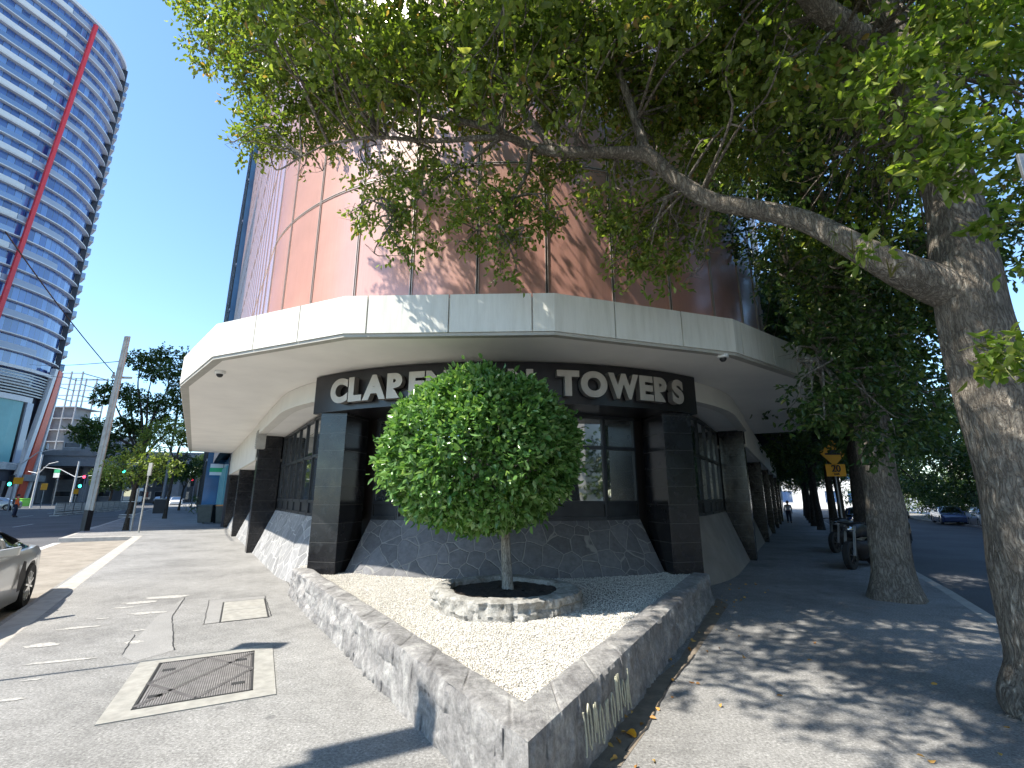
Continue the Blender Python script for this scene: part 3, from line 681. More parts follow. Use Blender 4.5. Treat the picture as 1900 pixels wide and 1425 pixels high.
def miter_out(t, d):
    p = cpt(t)
    for k in range(len(co) - 1):
        if cum[k] - 1e-6 <= t <= cum[k + 1] + 1e-6: seg = k; break
    nrm = lambda k: (lambda e: Vector((e.y, -e.x)))((co[k + 1] - co[k]).normalized())
    n0 = nrm(seg)
    if abs(t - cum[seg]) < 1e-5 and seg > 0: n1 = nrm(seg - 1); bb = (n0 + n1).normalized(); return p + bb * d / bb.dot(n0)
    if abs(t - cum[seg + 1]) < 1e-5 and seg + 1 < len(co) - 1: n1 = nrm(seg + 1); bb = (n0 + n1).normalized(); return p + bb * d / bb.dot(n0)
    return p + n0 * d
for t0, t1 in zip(ends, ends[1:]):
    ts_ = [t0 + .010] + [c for c in cum if t0 + .02 < c < t1 - .02] + [t1 - .010]; g = MB(); rows = []
    for t in ts_:
        a, b2 = miter_out(t, .055), miter_out(t, .004)
        rows.append([(a.x, a.y, ZS + .03), (a.x, a.y, ZT), (b2.x, b2.y, ZT), (b2.x, b2.y, ZS + .03), (a.x, a.y, ZS + .03)])
    g.grid(lambda i, j: rows[i][j], len(rows) - 1, 4); g.add(rows[0][:4], [(0, 1, 2, 3)]); g.add(rows[-1][:4], [(3, 2, 1, 0)])
    g.build('fascia_panel', M['canopy_white'], bld)
g = MB(); rows = []
for t in cum:
    a, b2 = miter_out(t, .035), miter_out(t, -.10); rows.append([(a.x, a.y, ZS - .018), (a.x, a.y, ZS + .025), (b2.x, b2.y, ZS + .025), (b2.x, b2.y, ZS - .006), (a.x, a.y, ZS - .018)])
g.grid(lambda i, j: rows[i][j], len(rows) - 1, 4); g.build('drip_edge', M['drip_grey'], bld)
# upper facade
C2, R2 = Vector((0, 15.3)), 7.5; ZB, ZTOP = 4.0, 40.
tl2, tr2 = tL * R2, tR * R2
bays = [(-.5 + k) * 1.26 for k in range(-30, 42)]
zj = [7.82 + 3.6 * k for k in range(-1, 9)]; zlev = [ZB] + [z for z in zj if z > ZB + .5] + [ZTOP]
P2 = lambda u, d: path(u, d, C2, R2)
g = MB(); wallstrip(g, us(bays[0], bays[-1], .6), [(-.05, ZB), (-.05, ZTOP), (-.3, ZTOP), (-.3, ZB)], C2, R2); g.build('facade_backing', M['facade_dark'], bld)
for a, b2 in zip(bays, bays[1:]):
    g = MB(); U = us(a + .014, b2 - .014, .22) if (abs(a) < 8.5 or abs(b2) < 8.5) else [a + .014, b2 - .014]
    for z0, z1 in zip(zlev, zlev[1:]):
        rows = [[(*P2(u, 0.), z) for z in (z0 + .014, z1 - .014)] for u in U]
        g.grid(lambda i, j: rows[i][j], len(rows) - 1, 1)
    g.build('facade_panel', M['copper_panel'], bld, smooth='all')
for a in bays:
    g = MB()
    for du in (-.026, .014):
        p = [P2(a + du, 0.), P2(a + du + .012, 0.), P2(a + du + .012, .022), P2(a + du, .022)]; g.prism(p, ZB, ZTOP)
    g.build('vertical_joint', M['facade_joint'], bld)
g = MB()
for z in zj[1:]:
    for dz in (-.026, .014): wallstrip(g, us(bays[0], bays[-1], .3), [(-.0, z + dz), (.018, z + dz), (.018, z + dz + .012), (0, z + dz + .012)], C2, R2)
g.build('horizontal_joint', M['facade_joint'], bld)
g = MB(); g.prism([P2(u, -.1) for u in us(bays[0], bays[-1], 1.5)] + [Vector((0, 60))], ZTOP - .3, ZTOP); g.build('roof', M['concrete_grey'], bld)
g = MB(); g.prism([P2(u, -.35) for u in us(bays[0], bays[-1], 3)] + [P2(bays[-1], -14), P2(0, -16), P2(bays[0], -14)], 4.3, ZTOP - .31); g.build('inner_core', M['facade_dark'], bld)

# sign
sign = thing('building_sign', 'curved black fascia sign with raised metal letters reading CLARENDON TOWERS', 'sign', (0, 7.3, 3.02))
g = MB(); wallstrip(g, us(-3.56, 3.56, .12), [(.035, 3.02), (.20, 3.02), (.20, 3.70), (.035, 3.70)]); g.build('board', M['black_board'], sign, smooth=True)
txt = 'CLARENDON TOWERS'; shapes = []
for ch in txt:
    if ch == ' ': shapes.append(None); continue
    cu = bpy.data.curves.new('glyph', 'FONT'); cu.body = ch; cu.size = 1.; cu.offset = .056; cu.extrude = 0
    ob = bpy.data.objects.new('glyph', cu); COL.objects.link(ob); bpy.context.view_layer.update()
    me = bpy.data.meshes.new_from_object(ob.evaluated_get(bpy.context.evaluated_depsgraph_get())); bpy.data.objects.remove(ob)
    V = np.zeros(len(me.vertices) * 3); me.vertices.foreach_get('co', V); V = V.reshape(-1, 3); F = [list(p.vertices) for p in me.polygons]; bpy.data.meshes.remove(me)
    shapes.append((V, F, V[:, 0].min(), V[:, 0].max()))
hh = [s for s, c in zip(shapes, txt) if c == 'E'][0][0]; y0, y1 = hh[:, 1].min(), hh[:, 1].max(); LH = .42; sc = LH / (y1 - y0)
SXW = 1.02
WF = [.86 if c_ == 'W' else 1. for c_ in txt]; widths = [.34 if s is None else (s[3] - s[2]) * sc * SXW * q for s, q in zip(shapes, WF)]; RS = R1 + .32
tot = (rad(57.5)) * RS; gap = (tot - sum(widths)) / (len(txt) - 1); upos = -tot / 2 + .05
for s, wd, wf in zip(shapes, widths, WF):
    if s is not None:
        V, F, x0, x1 = s; uc = (upos + wd / 2); th = uc / RS; n = Vector((math.sin(th), -math.cos(th))); t = Vector((math.cos(th), math.sin(th)))
        bm = bmesh.new(); vv = [bm.verts.new((v[0], v[1], 0)) for v in V]
        for f in F:
            try: bm.faces.new([vv[i] for i in f])
            except ValueError: pass
        bmesh.ops.remove_doubles(bm, verts=bm.verts, dist=1e-5)
        bmesh.ops.recalc_face_normals(bm, faces=bm.faces)
        r = bmesh.ops.extrude_face_region(bm, geom=list(bm.faces)); top = [e for e in r['geom'] if isinstance(e, bmesh.types.BMVert)]
        for v_ in top: v_.co.z = 1.
        mb = MB(); idx = {v_: i for i, v_ in enumerate(bm.verts)}; vs_ = []
        for v_ in bm.verts:
            dep = RS - .085 + .115 * v_.co.z; p = C1 + n * dep + t * ((v_.co.x - (x0 + x1) / 2) * sc * SXW * wf); vs_.append((p.x, p.y, 3.12 + (v_.co.y - y0) * sc))
        fs_ = [[idx[v_] for v_ in f.verts] for f in bm.faces]; side = [abs(f.normal.z) < .5 for f in bm.faces]; bm.free()
        mb.add(vs_, fs_); mb.m = [1 if q else 0 for q in side]
        mb.build('letter', [M['brushed_metal_letter'], M['letter_side']], sign)
    upos += wd + gap
# cameras under the canopy
for (px, Y, X, lab) in ((0, 7.97, -5.13, 'small white dome security camera under the left end of the canopy'), (0, 6.98, 3.27, 'small white dome security camera under the right part of the canopy')):
    t_ = thing('security_camera', lab, 'camera', (X, Y, 3.72), group='dome cameras under the canopy')
    g = MB(); g.lathe([(.085, 0), (.085, -.045), (.07, -.055)], (X, Y, 3.718)); g.build('housing', M['white_paint'], t_, smooth=True)
    g = MB(); g.lathe([(.055, -.05), (.05, -.08), (.03, -.105), (.004, -.112)], (X, Y, 3.718)); g.build('dome', M['black_paint'], t_, smooth=True)
# small metal box on the left beam
p = SL(13.2, .12); lt = thing('wall_box', 'small beige louvred box fixed to the beam beside the black column', 'wall box', (p.x, p.y, 3.0))
g = MB(); g.obox((p.x, p.y), Ld, .16, .12, 2.9, 3.42); g.build('case', M['kerb_concrete'], lt, bevel=.01)
g = MB()
for k in range(7): g.obox((p + Vector((nL.x, nL.y, 0)) * .125).xy, Ld, .13, .008, 2.96 + k * .06, 2.985 + k * .06)
g.build('louvre', M['pole_concrete'], lt)
# ================================================================== TREES
def leaf_cloud(centres, dirs, L, Wd, jitter=.25, fold=.22, curl=.25):
    """numpy: one folded, slightly curled leaf (6 verts, 2 quads) per centre, growing along dirs"""
    n = len(centres); d = dirs / (np.linalg.norm(dirs, axis=1, keepdims=True) + 1e-9)
    r = RNG.normal(size=(n, 3)); s = np.cross(d, r); s /= np.linalg.norm(s, axis=1, keepdims=True) + 1e-9
    # prefer upward-facing blades
    up = np.array([0, 0, 1.]); s2 = np.cross(d, np.tile(up, (n, 1))); s2 /= np.linalg.norm(s2, axis=1, keepdims=True) + 1e-6
    s = s * .55 + s2 * np.sign(RNG.normal(size=(n, 1))) * .75; s -= d * np.sum(s * d, 1, keepdims=True); s /= np.linalg.norm(s, axis=1, keepdims=True) + 1e-9
    nn_ = np.cross(s, d); l = L * RNG.uniform(1 - jitter, 1 + jitter, (n, 1)); wv = Wd * RNG.uniform(1 - jitter, 1 + jitter, (n, 1))
    f = wv * fold; c = -nn_ * l * curl * RNG.uniform(0, 1, (n, 1))
    p0 = centres; p5 = centres + d * l + c
    a1 = centres + d * l * .33; a2 = centres + d * l * .7 + c * .35
    V = np.stack([p0, a1 + s * wv * .5 + nn_ * f, a2 + s * wv * .42 + nn_ * f, p5, a2 - s * wv * .42 + nn_ * f, a1 - s * wv * .5 + nn_ * f], 1).reshape(-1, 3)
    b = 6 * np.arange(n)[:, None]; F = np.concatenate([b + np.array([0, 1, 2, 3]), b + np.array([0, 3, 4, 5])], 1).reshape(-1, 4)
    return V, F
def clump_leaves(clumps, L, Wd, per, spray=.26, k=9, droop=.35):
    """clumps: (x,y,z,r[,density]) ; each is filled with small sprays of leaves"""
    Cs, Ds = [], []
    for c in clumps:
        x, y, z, r = c[:4]; den = c[4] if len(c) > 4 else 1.; ns = max(1, int(per * den * r * r / k))
        u = RNG.normal(size=(ns, 3)); u /= np.linalg.norm(u, axis=1, keepdims=True); rr = r * RNG.uniform(.05, 1., (ns, 1)) ** .55
        p = np.array([x, y, z]) + u * rr * np.array([1, 1, .72])
        # push sprays into uneven lobes
        nzv = np.array([noise.noise(Vector((q[0] * 2.3, q[1] * 2.3, q[2] * 2.3))) for q in p]); keep = nzv > -.16; p, u = p[keep], u[keep]
        tw = u * .8 + RNG.normal(size=u.shape) * .6; tw[:, 2] -= droop * .6; tw /= np.linalg.norm(tw, axis=1, keepdims=True)
        t = np.tile(np.linspace(0, 1, k), (len(p), 1))[..., None] + RNG.uniform(-.06, .06, (len(p), k, 1))
        cc = p[:, None] + tw[:, None] * t * spray + RNG.normal(size=(len(p), k, 3)) * .02
        dd = tw[:, None] * .7 + RNG.normal(size=(len(p), k, 3)) * .75; dd[..., 2] -= droop
        Cs.append(cc.reshape(-1, 3)); Ds.append(dd.reshape(-1, 3))
    Cs, Ds = np.concatenate(Cs), np.concatenate(Ds)
    return leaf_cloud(Cs, Ds, L, Wd)
def limb_path(pts, n=6):
    """Catmull-Rom through (x,y,z,r) stations"""
    P = [Vector(p[:3]) for p in pts]; R = [p[3] for p in pts]; out, rr = [], []
    P = [P[0] * 2 - P[1]] + P + [P[-1] * 2 - P[-2]]; R = [R[0]] + R + [R[-1]]
    for i in range(1, len(P) - 2):
        for k in range(n):
            t = k / n; a, b2, c, d = P[i - 1], P[i], P[i + 1], P[i + 2]
            out.append(.5 * ((2 * b2) + (c - a) * t + (2 * a - 5 * b2 + 4 * c - d) * t * t + (3 * b2 - a - 3 * c + d) * t ** 3)); rr.append(R[i] + (R[i + 1] - R[i]) * t)
    out.append(P[-2]); rr.append(R[-2]); return out, rr
def twigs_to(g, clumps, nodes, n=3, r0=.012, seed=0, sub=5):
    rg = random.Random(seed)
    for c in clumps:
        ctr = Vector(c[:3]); near = min(nodes, key=lambda q: (q - ctr).length)
        for k in range(n):
            tip = ctr + Vector((rg.gauss(0, 1), rg.gauss(0, 1), rg.gauss(0, .8))) * c[3] * .55
            mid = near.lerp(tip, .5) + Vector((rg.gauss(0, .12), rg.gauss(0, .12), rg.uniform(.0, .25)))
            mid2 = near.lerp(tip, .78) + Vector((rg.gauss(0, .09), rg.gauss(0, .09), rg.gauss(0.02, .1)))
            pp_, rr = limb_path([(*near, r0 * 1.5), (*mid, r0), (*mid2, r0 * .7), (*tip, r0 * .3)], 4); g.tube(pp_, rr, 5, cap=False)
            for q in range(sub):
                b0 = pp_[rg.randrange(5, len(pp_))]; e = b0 + Vector((rg.gauss(0, 1), rg.gauss(0, 1), rg.gauss(-.25, .8))).normalized() * c[3] * rg.uniform(.4, .9)
                m2 = b0.lerp(e, .5) + Vector((rg.gauss(0, .05), rg.gauss(0, .05), rg.gauss(0, .05))); g.tube([b0, m2, e], [r0 * .42, r0 * .3, r0 * .12], 4, cap=False)
def A(px, py, Y, r): v = at(px, py, Y); return (v.x, v.y, v.z, r)

# ---- T1: the big plane tree at the right edge, its limb reaching over the canopy
t1 = thing('street_tree', 'large tree with thick furrowed trunk at the right edge, bent limb over the canopy', 'tree', (4.06, 3.86, 0), group='trees along the right-hand footpath')
g = MB(); nodes = []
def limb(g, pts, n=6, sides=12, wob=.0, seed=0, rec=True):
    P_, R_ = limb_path(pts, n); g.tube(P_, R_, sides, cap=True, wob=wob, seed=seed)
    if rec: nodes.extend(P_)
    return P_
trunk1 = [(4.10, 3.85, -.25, .48), (4.10, 3.86, .05, .37), (4.09, 3.87, .45, .30), (4.09, 3.87, 1.2, .262), (4.07, 3.86, 2.1, .245), (4.04, 3.84, 3.0, .24), (4.04, 3.83, 3.5, .24), (4.09, 3.86, 4.1, .21), (4.12, 3.9, 4.6, .19), (4.14, 3.95, 5.3, .18)]
limb(g, trunk1, 10, 40, .20, 3.)
limb(g, [(4.02, 3.84, 3.3, .19), A(1690, 508, 3.86, .155), A(1600, 464, 3.95, .122), A(1500, 412, 4.2, .102), A(1400, 388, 4.45, .095), A(1320, 372, 4.6, .092), A(1250, 330, 4.8, .088), A(1200, 288, 4.9, .084), A(1120, 283, 5.0, .064), A(1030, 281, 5.2, .066), A(975, 268, 5.3, .060), A(915, 240, 5.4, .05), A(840, 222, 5.6, .042), A(740, 200, 5.75, .03), A(640, 165, 5.9, .018)], 7, 18, .10, 9.)
limb(g, [A(1200, 290, 4.95, .075), A(1190, 255, 5.0, .062), A(1172, 200, 5.05, .055), A(1140, 110, 5.1, .045), A(1100, 0, 5.2, .03)], 5, 12, .1)
limb(g, [A(1030, 281, 5.2, .05), A(960, 190, 5.5, .042), A(870, 90, 5.7, .032), A(740, 40, 5.9, .022), A(620, 20, 6.0, .014)], 5, 10, .1)
limb(g, [A(985, 270, 5.3, .045), A(930, 255, 5.2, .040), A(800, 262, 5.4, .030), A(700, 255, 5.5, .024), A(610, 268, 5.7, .015), A(560, 290, 5.8, .008)], 5, 10, .1)
limb(g, [A(985, 270, 5.3, .04), A(978, 320, 5.25, .030), A(945, 380, 5.3, .020), A(930, 440, 5.35, .010)], 4, 8, .1)
limb(g, [A(930, 255, 5.2, .028), A(870, 300, 5.4, .02), A(800, 350, 5.5, .012), A(740, 400, 5.6, .007)], 4, 8, .1)
limb(g, [(4.13, 3.95, 5.0, .17), (4.08, 3.95, 5.6, .15), A(1650, 112, 3.95, .125), A(1570, 50, 3.9, .12), A(1500, -10, 3.9, .115), (2.4, 3.7, 8.3, .10), (1.6, 3.7, 9.6, .08), (.6, 3.8, 10.8, .05)], 6, 20, .15, 5.)
limb(g, [(4.13, 3.95, 5.1, .15), A(1700, 145, 4.1, .11), A(1632, 0, 4.1, .10), (3.8, 4.2, 8.8, .10), (3.5, 4.4, 10.4, .06)], 6, 18, .12, 6.)
limb(g, [(4.14, 3.95, 5.0, .14), (4.45, 4.1, 5.9, .12), (4.6, 4.4, 7.0, .11), (4.7, 4.8, 8.6, .06)], 6, 14, .12, 7.)
limb(g, [(2.4, 3.7, 8.3, .07), (1.2, 3.6, 8.6, .06), (-.1, 3.9, 8.6, .045), (-1.6, 4.6, 8.9, .03), (-3, 5.1, 9.2, .02)], 5, 10, .1)
limb(g, [A(1500, -10, 3.9, .08), (2.0, 3.3, 7.4, .06), (.9, 2.9, 7.4, .045), (0, 2.6, 7.3, .03)], 5, 10, .1)
# root flares
for a, l in ((3.75, .95), (4.5, .8), (1.5, .8), (5.4, .9), (2.9, .62)):
    dx, dy = math.cos(a), math.sin(a)
    limb(g, [(4.06 + dx * .12, 3.87 + dy * .12, .5, .12), (4.06 + dx * .30, 3.87 + dy * .30, .14, .11), (4.06 + dx * .32 * l * 1.6, 3.87 + dy * .32 * l * 1.6, -.02, .07), (4.06 + dx * l * .78, 3.87 + dy * l * .78, -.09, .04)], 5, 14, .3, a, rec=False)
# crown clumps (centre x,y,z, radius, density)
crown = []
spec = [ # photo x, y, depth, radius, density
 (400, 20, 6.3, .62, 1), (470, 95, 6.2, .62, 1), (560, 30, 6.0, .70, 1), (455, 165, 6.3, .42, 1), (380, 95, 6.5, .28, .8), (560, 150, 6.0, .66, 1), (500, 235, 6.2, .45, 1), (455, 272, 6.3, .26, .9), (610, 225, 5.9, .5, .8), (650, 90, 5.8, .68, 1), (680, 180, 5.8, .58, .9),
 (760, 40, 5.6, .7, 1), (760, 140, 5.7, .62, 1), (850, 90, 5.5, .66, 1), (870, 190, 5.6, .5, .7), (960, 50, 5.3, .66, 1), (950, 150, 5.4, .6, .95), (1050, 90, 5.2, .62, 1), (1040, 190, 5.3, .52, .8), (1140, 60, 5.1, .62, 1), (1130, 150, 5.2, .6, 1), (1230, 100, 5.0, .6, 1), (1230, 200, 5.1, .55, .9), (1320, 60, 4.9, .6, 1), (1320, 160, 5.1, .58, 1), (1390, 120, 5.0, .5, 1), (1330, 255, 5.3, .5, .85), (1420, 200, 5.2, .5, 1), (1400, 290, 5.4, .42, .8),
 (600, 290, 6.0, .32, .5), (700, 330, 5.6, .34, .9), (780, 290, 5.5, .36, .6), (660, 395, 5.6, .18, 1), (720, 395, 5.6, .30, 1), (790, 360, 5.5, .40, .9), (770, 430, 5.6, .26, .8), (745, 470, 5.6, .14, .7), (860, 330, 5.4, .38, .8), (860, 420, 5.5, .30, .8), (920, 370, 5.3, .38, .9), (930, 450, 5.4, .30, .9), (975, 410, 5.3, .32, .9), (945, 500, 5.4, .14, .8), (1010, 320, 5.2, .40, .9), (1040, 400, 5.2, .2, .6), (1080, 330, 5.2, .32, .7),
 (1130, 380, 5.3, .34, .9), (1170, 430, 5.4, .34, 1), (1220, 380, 5.3, .36, .9), (1240, 460, 5.4, .34, 1), (1190, 500, 5.5, .26, 1), (1260, 520, 5.5, .22, 1), (1290, 420, 5.3, .34, .9), (1150, 300, 5.2, .34, .8), (1230, 300, 5.3, .34, .8), (1160, 480, 5.5, .16, .6)]
for s_ in spec: v = at(s_[0], s_[1], s_[2] + (.38 if 180 < s_[1] < 340 and s_[0] > 560 else 0)); crown.append((v.x, v.y, v.z, s_[3], s_[4] * (1.45 if s_[1] < 240 else 1.)))
upper = []
for k in range(30):    # the rest of the crown, above the frame
    a = RNG.uniform(0, 1); x = .5 + 5.2 * a; y = RNG.uniform(3.4, 6.4) if x < -.5 else RNG.uniform(2.0, 5.6); zf = 1.6 + y * 1.45
    upper.append((x, y, max(zf + .2, RNG.uniform(8.0, 11.)), RNG.uniform(.55, .85), .75))
for q in ((-.9, 2.5, 6.8, .42), (-.1, 2.3, 6.6, .45), (.7, 2.4, 6.6, .45), (1.4, 2.2, 6.9, .5), (-.4, 1.4, 7.0, .42), (.5, 1.3, 7.1, .5), (1.5, 1.2, 7.2, .55), (2.4, 1.6, 7.2, .6), (-1.2, 3.3, 7.2, .35), (2.2, .3, 7.3, .5)): upper.append((*q, .55))
def on_ray(gx, gy, h): k = h / math.tan(SUN_EL); return gx - SH.x * k, gy - SH.y * k, h
def proj(x, y, z):
    dep = y * CP + (z - 1.6) * SP
    return (9e9, 9e9) if dep < .1 else (950 + 870 * x / dep, 712.5 - 870 * (-y * SP + (z - 1.6) * CP) / dep)
def leafy(x, y, z, mr=60):
    dep = y * CP + (z - 1.6) * SP
    if dep < .3: return True
    px, py = proj(x, y, z)
    if py < -mr or px > 1960 or px < -60: return True
    return (px > 420 and py < 190) or (px > 1180 and py < 330) or (px > 1440 and py < 720)
def boughs(fn, n, r0, r1, h0, h1, den=.9, ymax=7.4):
    got = 0; tries = 0
    while got < n and tries < n * 40:
        tries += 1; gx, gy, gz0 = fn(); h = RNG.uniform(h0, h1)
        if h < gz0 + 1.2: continue
        k = (h - gz0) / math.tan(SUN_EL); x, y = gx - SH.x * k, gy - SH.y * k
        if y > ymax and x < 4: continue
        if not leafy(x, y, h): continue
        upper.append((x, y, h, RNG.uniform(r0, r1), den)); got += 1
def f_path(): return RNG.uniform(2.0, 13), RNG.uniform(6.3, 17), 0.
def f_dapple():
    while True:
        y = RNG.uniform(3.0, 6.9); x = RNG.uniform(1.5, 8)
        lim = 2.5 if y < 3.5 else 2.05 if y < 4.4 else 1.75
        if x > lim: return x, y, 0.
def f_fascia(): t = RNG.uniform(cum[3] + 2.4, cum[-1] - 2); p = cpt(t); return p.x, p.y, 4.0
def f_facade(): p = P2(RNG.uniform(3.0, 7.8), 0); return p.x, p.y, RNG.uniform(4.5, 11)
boughs(f_path, 120, .5, .75, 5.0, 10.5, 1., 14.); boughs(f_dapple, 190, .24, .46, 5.0, 9.5, .9); boughs(f_fascia, 15, .30, .48, 6.0, 10.5, .9); boughs(f_facade, 28, .40, .65, 7.0, 14, .9)
for q in ((2.2, 3.2, 7.6, .7), (3.0, 3.0, 7.8, .7), (3.2, 4.9, 7.6, .7), (4.2, 3.1, 7.5, .8), (4.8, 4.8, 7.2, .8), (5.2, 3.4, 7., .8), (2.4, 4.6, 8.2, .7), (3.6, 2.2, 7.4, .7), (5.6, 4.2, 8.3, .8), (5.0, 2.4, 8.2, .8)): upper.append((*q, 1.))
def clear_sun(cl):
    out = []
    for c in cl:
        ok = True
        for P in (Vector((2.55, 2.95, 5.0)), Vector((2.9, 2.85, 5.6)), Vector((3.1, 2.8, 4.6)), Vector((2.6, 2.9, 4.2)), Vector((3.2, 2.8, 5.9))):
            d = Vector(c[:3]) - P; t = d.dot(sun_dir)
            if t > 0 and (d - sun_dir * t).length < c[3] + .12: ok = False
        if ok: out.append(c)
    return out
upper = clear_sun(upper)
twigs_to(g, crown, nodes, 3, .011, 4); twigs_to(g, upper, nodes, 2, .014, 5, 2); g_t1 = g
V, F = clump_leaves(crown, .080, .038, 4600, spray=.24)
lv = arrmesh('crown', V, F, M['leaf_canopy'], t1)
V, F = clump_leaves(upper, .095, .05, 1700, spray=.28); arrmesh('upper_crown', V, F, M['leaf_canopy'], t1)
# sunlit shoots of fresh leaves in front of the trunk
fresh = []
for px, py, Y, r in ((1640, 120, 3.0, .16), (1600, 170, 3.0, .13), (1690, 90, 2.9, .15), (1740, 160, 2.9, .18), (1800, 60, 2.8, .2), (1860, 110, 2.8, .2), (1830, 180, 2.8, .18), (1700, 220, 2.9, .17), (1760, 260, 2.9, .18), (1820, 280, 2.8, .17), (1880, 250, 2.8, .17), (1740, 310, 2.9, .12), (1800, 320, 2.9, .10), (1650, 200, 3.0, .10), (1880, 20, 2.8, .2), (1780, 10, 2.9, .16),
                     (1620, 460, 3.2, .08), (1580, 450, 3.3, .07), (1540, 455, 3.3, .05), (1660, 490, 3.2, .05), (1880, 400, 3.0, .14), (1890, 640, 3.0, .12), (1850, 660, 3.1, .10), (1880, 690, 3.0, .10), (1890, 480, 3., .1)):
    v = at(px, py, Y); fresh.append((v.x, v.y, v.z, r, 1))
V, F = clump_leaves(fresh, .088, .042, 5200, spray=.15, k=7, droop=.2); arrmesh('fresh_shoots', V, F, M['leaf_bright'], t1)
mat('green_stem', (.16, .17, .05), .6); g = g_t1; g.mi = 1; rg = random.Random(2)
for c in fresh:
    a0 = Vector(c[:3]); b0 = a0 + Vector((rg.uniform(.1, .5), rg.uniform(.1, .5), rg.uniform(-.1, .35)))
    for k in range(4):
        e = a0 + Vector((rg.gauss(0, 1), rg.gauss(0, .7), rg.gauss(0, .7))) * c[3] * 1.1; P_, R_ = limb_path([(*b0, .007), (*(b0.lerp(e, .5) + Vector((0, 0, .04))), .005), (*e, .002)], 4); g.tube(P_, R_, 5, cap=False)
g.build('trunk', [M['bark_grey'], M['green_stem']], t1, smooth='all')

# ---- T2: second tree, dark crown hanging over the footpath
def street_tree(loc, H, lean, rb, clumps, label, leafm, per, L=.09, Wd=.045, barkm='bark_grey', limbs=None, group='trees along the right-hand footpath', sides=28, name='street_tree', tw=2, spray=.3, seed=1, flare=True):
    x, y = loc; z0 = gz(x, y) if x > 0 else 0.
    t_ = thing(name, label, 'tree', (x, y, z0), group=group); g = MB(); nd = []
    fork = H
    tr = [(x, y, z0 - .25, rb * 1.9), (x, y, z0 + .05, rb * 1.45), (x + lean[0] * .1, y + lean[1] * .1, z0 + .5, rb * 1.1), (x + lean[0] * .3, y + lean[1] * .3, z0 + H * .35, rb), (x + lean[0] * .6, y + lean[1] * .6, z0 + H * .65, rb * .88), (x + lean[0], y + lean[1], z0 + H, rb * .8)]
    P_, R_ = limb_path(tr, 8); g.tube(P_, R_, sides, wob=.25, seed=seed); nd += P_[-8:]
    top = Vector(tr[-1][:3]); rg = random.Random(seed)
    for k, e in enumerate(limbs or []):
        e = Vector(e); m1 = top.lerp(e, .35) + Vector((rg.gauss(0, .12), rg.gauss(0, .12), .15)) * (e - top).length * .3; m2 = top.lerp(e, .7) + Vector((rg.gauss(0, .1), rg.gauss(0, .1), .05)) * (e - top).length * .3
        q, rr = limb_path([(*(top - Vector((0, 0, .4))), rb * .5), (*m1, rb * .42), (*m2, rb * .27), (*e, rb * .08)], 6); g.tube(q, rr, 12, wob=.12, seed=k); nd += q
    if tw: twigs_to(g, clumps, nd, tw, rb * .05 + .004, seed, 3)
    g.build('trunk', M[barkm], t_, smooth='all')
    V, F = clump_leaves(clumps, L, Wd, per, spray=spray, k=8); arrmesh('crown', V, F, M[leafm], t_)
    return t_
spec = [(1560, 190, 7.0, .8), (1480, 130, 6.6, .7), (1480, 240, 7.0, .75), (1560, 330, 7.4, .8), (1450, 330, 7.2, .6), (1480, 440, 7.2, .75), (1580, 430, 7.6, .8), (1462, 500, 7.0, .5), (1545, 540, 7.0, .7), (1610, 540, 7.3, .8), (1492, 575, 6.8, .38), (1545, 622, 6.8, .5), (1580, 640, 7.0, .75), (1660, 640, 7.4, .7),
        (1545, 720, 6.6, .45), (1600, 720, 6.8, .6), (1680, 720, 7.2, .6), (1515, 745, 6.4, .26), (1530, 770, 6.5, .40), (1620, 790, 6.6, .42), (1690, 790, 7.0, .45), (1500, 790, 6.4, .24), (1640, 830, 6.6, .18), (1650, 330, 7.8, .8), (1660, 200, 7.6, .8), (1620, 60, 7.2, .8), (1500, 30, 6.8, .7), (1740, 760, 7.8, .55), (1720, 560, 7.8, .7), (1750, 440, 7.8, .7)]
cl = [(*at(a, b2, c)[:], d, 1.) for a, b2, c, d in spec]
cl += [(RNG.uniform(4.0, 9), RNG.uniform(6.5, 11), RNG.uniform(6.5, 12), RNG.uniform(.8, 1.1), .8) for _ in range(26)]
cl += [(7.5, 7.5, 5.5, .9, .9), (8.2, 8.4, 5., .8, .9), (7.9, 9.4, 4.6, .8, .9), (7.2, 10.2, 5, .9, .9), (8.8, 7.0, 6, .9, .9)]
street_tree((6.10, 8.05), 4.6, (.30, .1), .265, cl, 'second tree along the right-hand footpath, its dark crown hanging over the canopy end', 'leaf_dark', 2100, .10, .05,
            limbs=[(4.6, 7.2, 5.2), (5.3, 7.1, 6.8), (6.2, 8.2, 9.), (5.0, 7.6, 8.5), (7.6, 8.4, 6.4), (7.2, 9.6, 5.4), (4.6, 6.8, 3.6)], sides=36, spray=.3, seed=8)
# ---- unseen tree added behind the camera to block sky over the right footpath
q = SR(-4.8, 2.6); cl = [(q.x + RNG.uniform(-1.2, 4.2), q.y + RNG.uniform(-3.5, 3.2), RNG.uniform(5.5, 10.5), RNG.uniform(.7, 1.0), 1.) for _ in range(44)]
cl = clear_sun([c for c in cl if not (c[1] > .6 and (c[2] - 1.6) / c[1] < 1.9)])
street_tree((q.x, q.y), 4.2, (.2, .2), .3, cl, 'unseen tree added behind the camera, its boughs blocking sky over the near right footpath', 'leaf_dark', 700, .14, .07, limbs=[c[:3] for c in cl[:6]], sides=20, tw=1, spray=.4, seed=12)
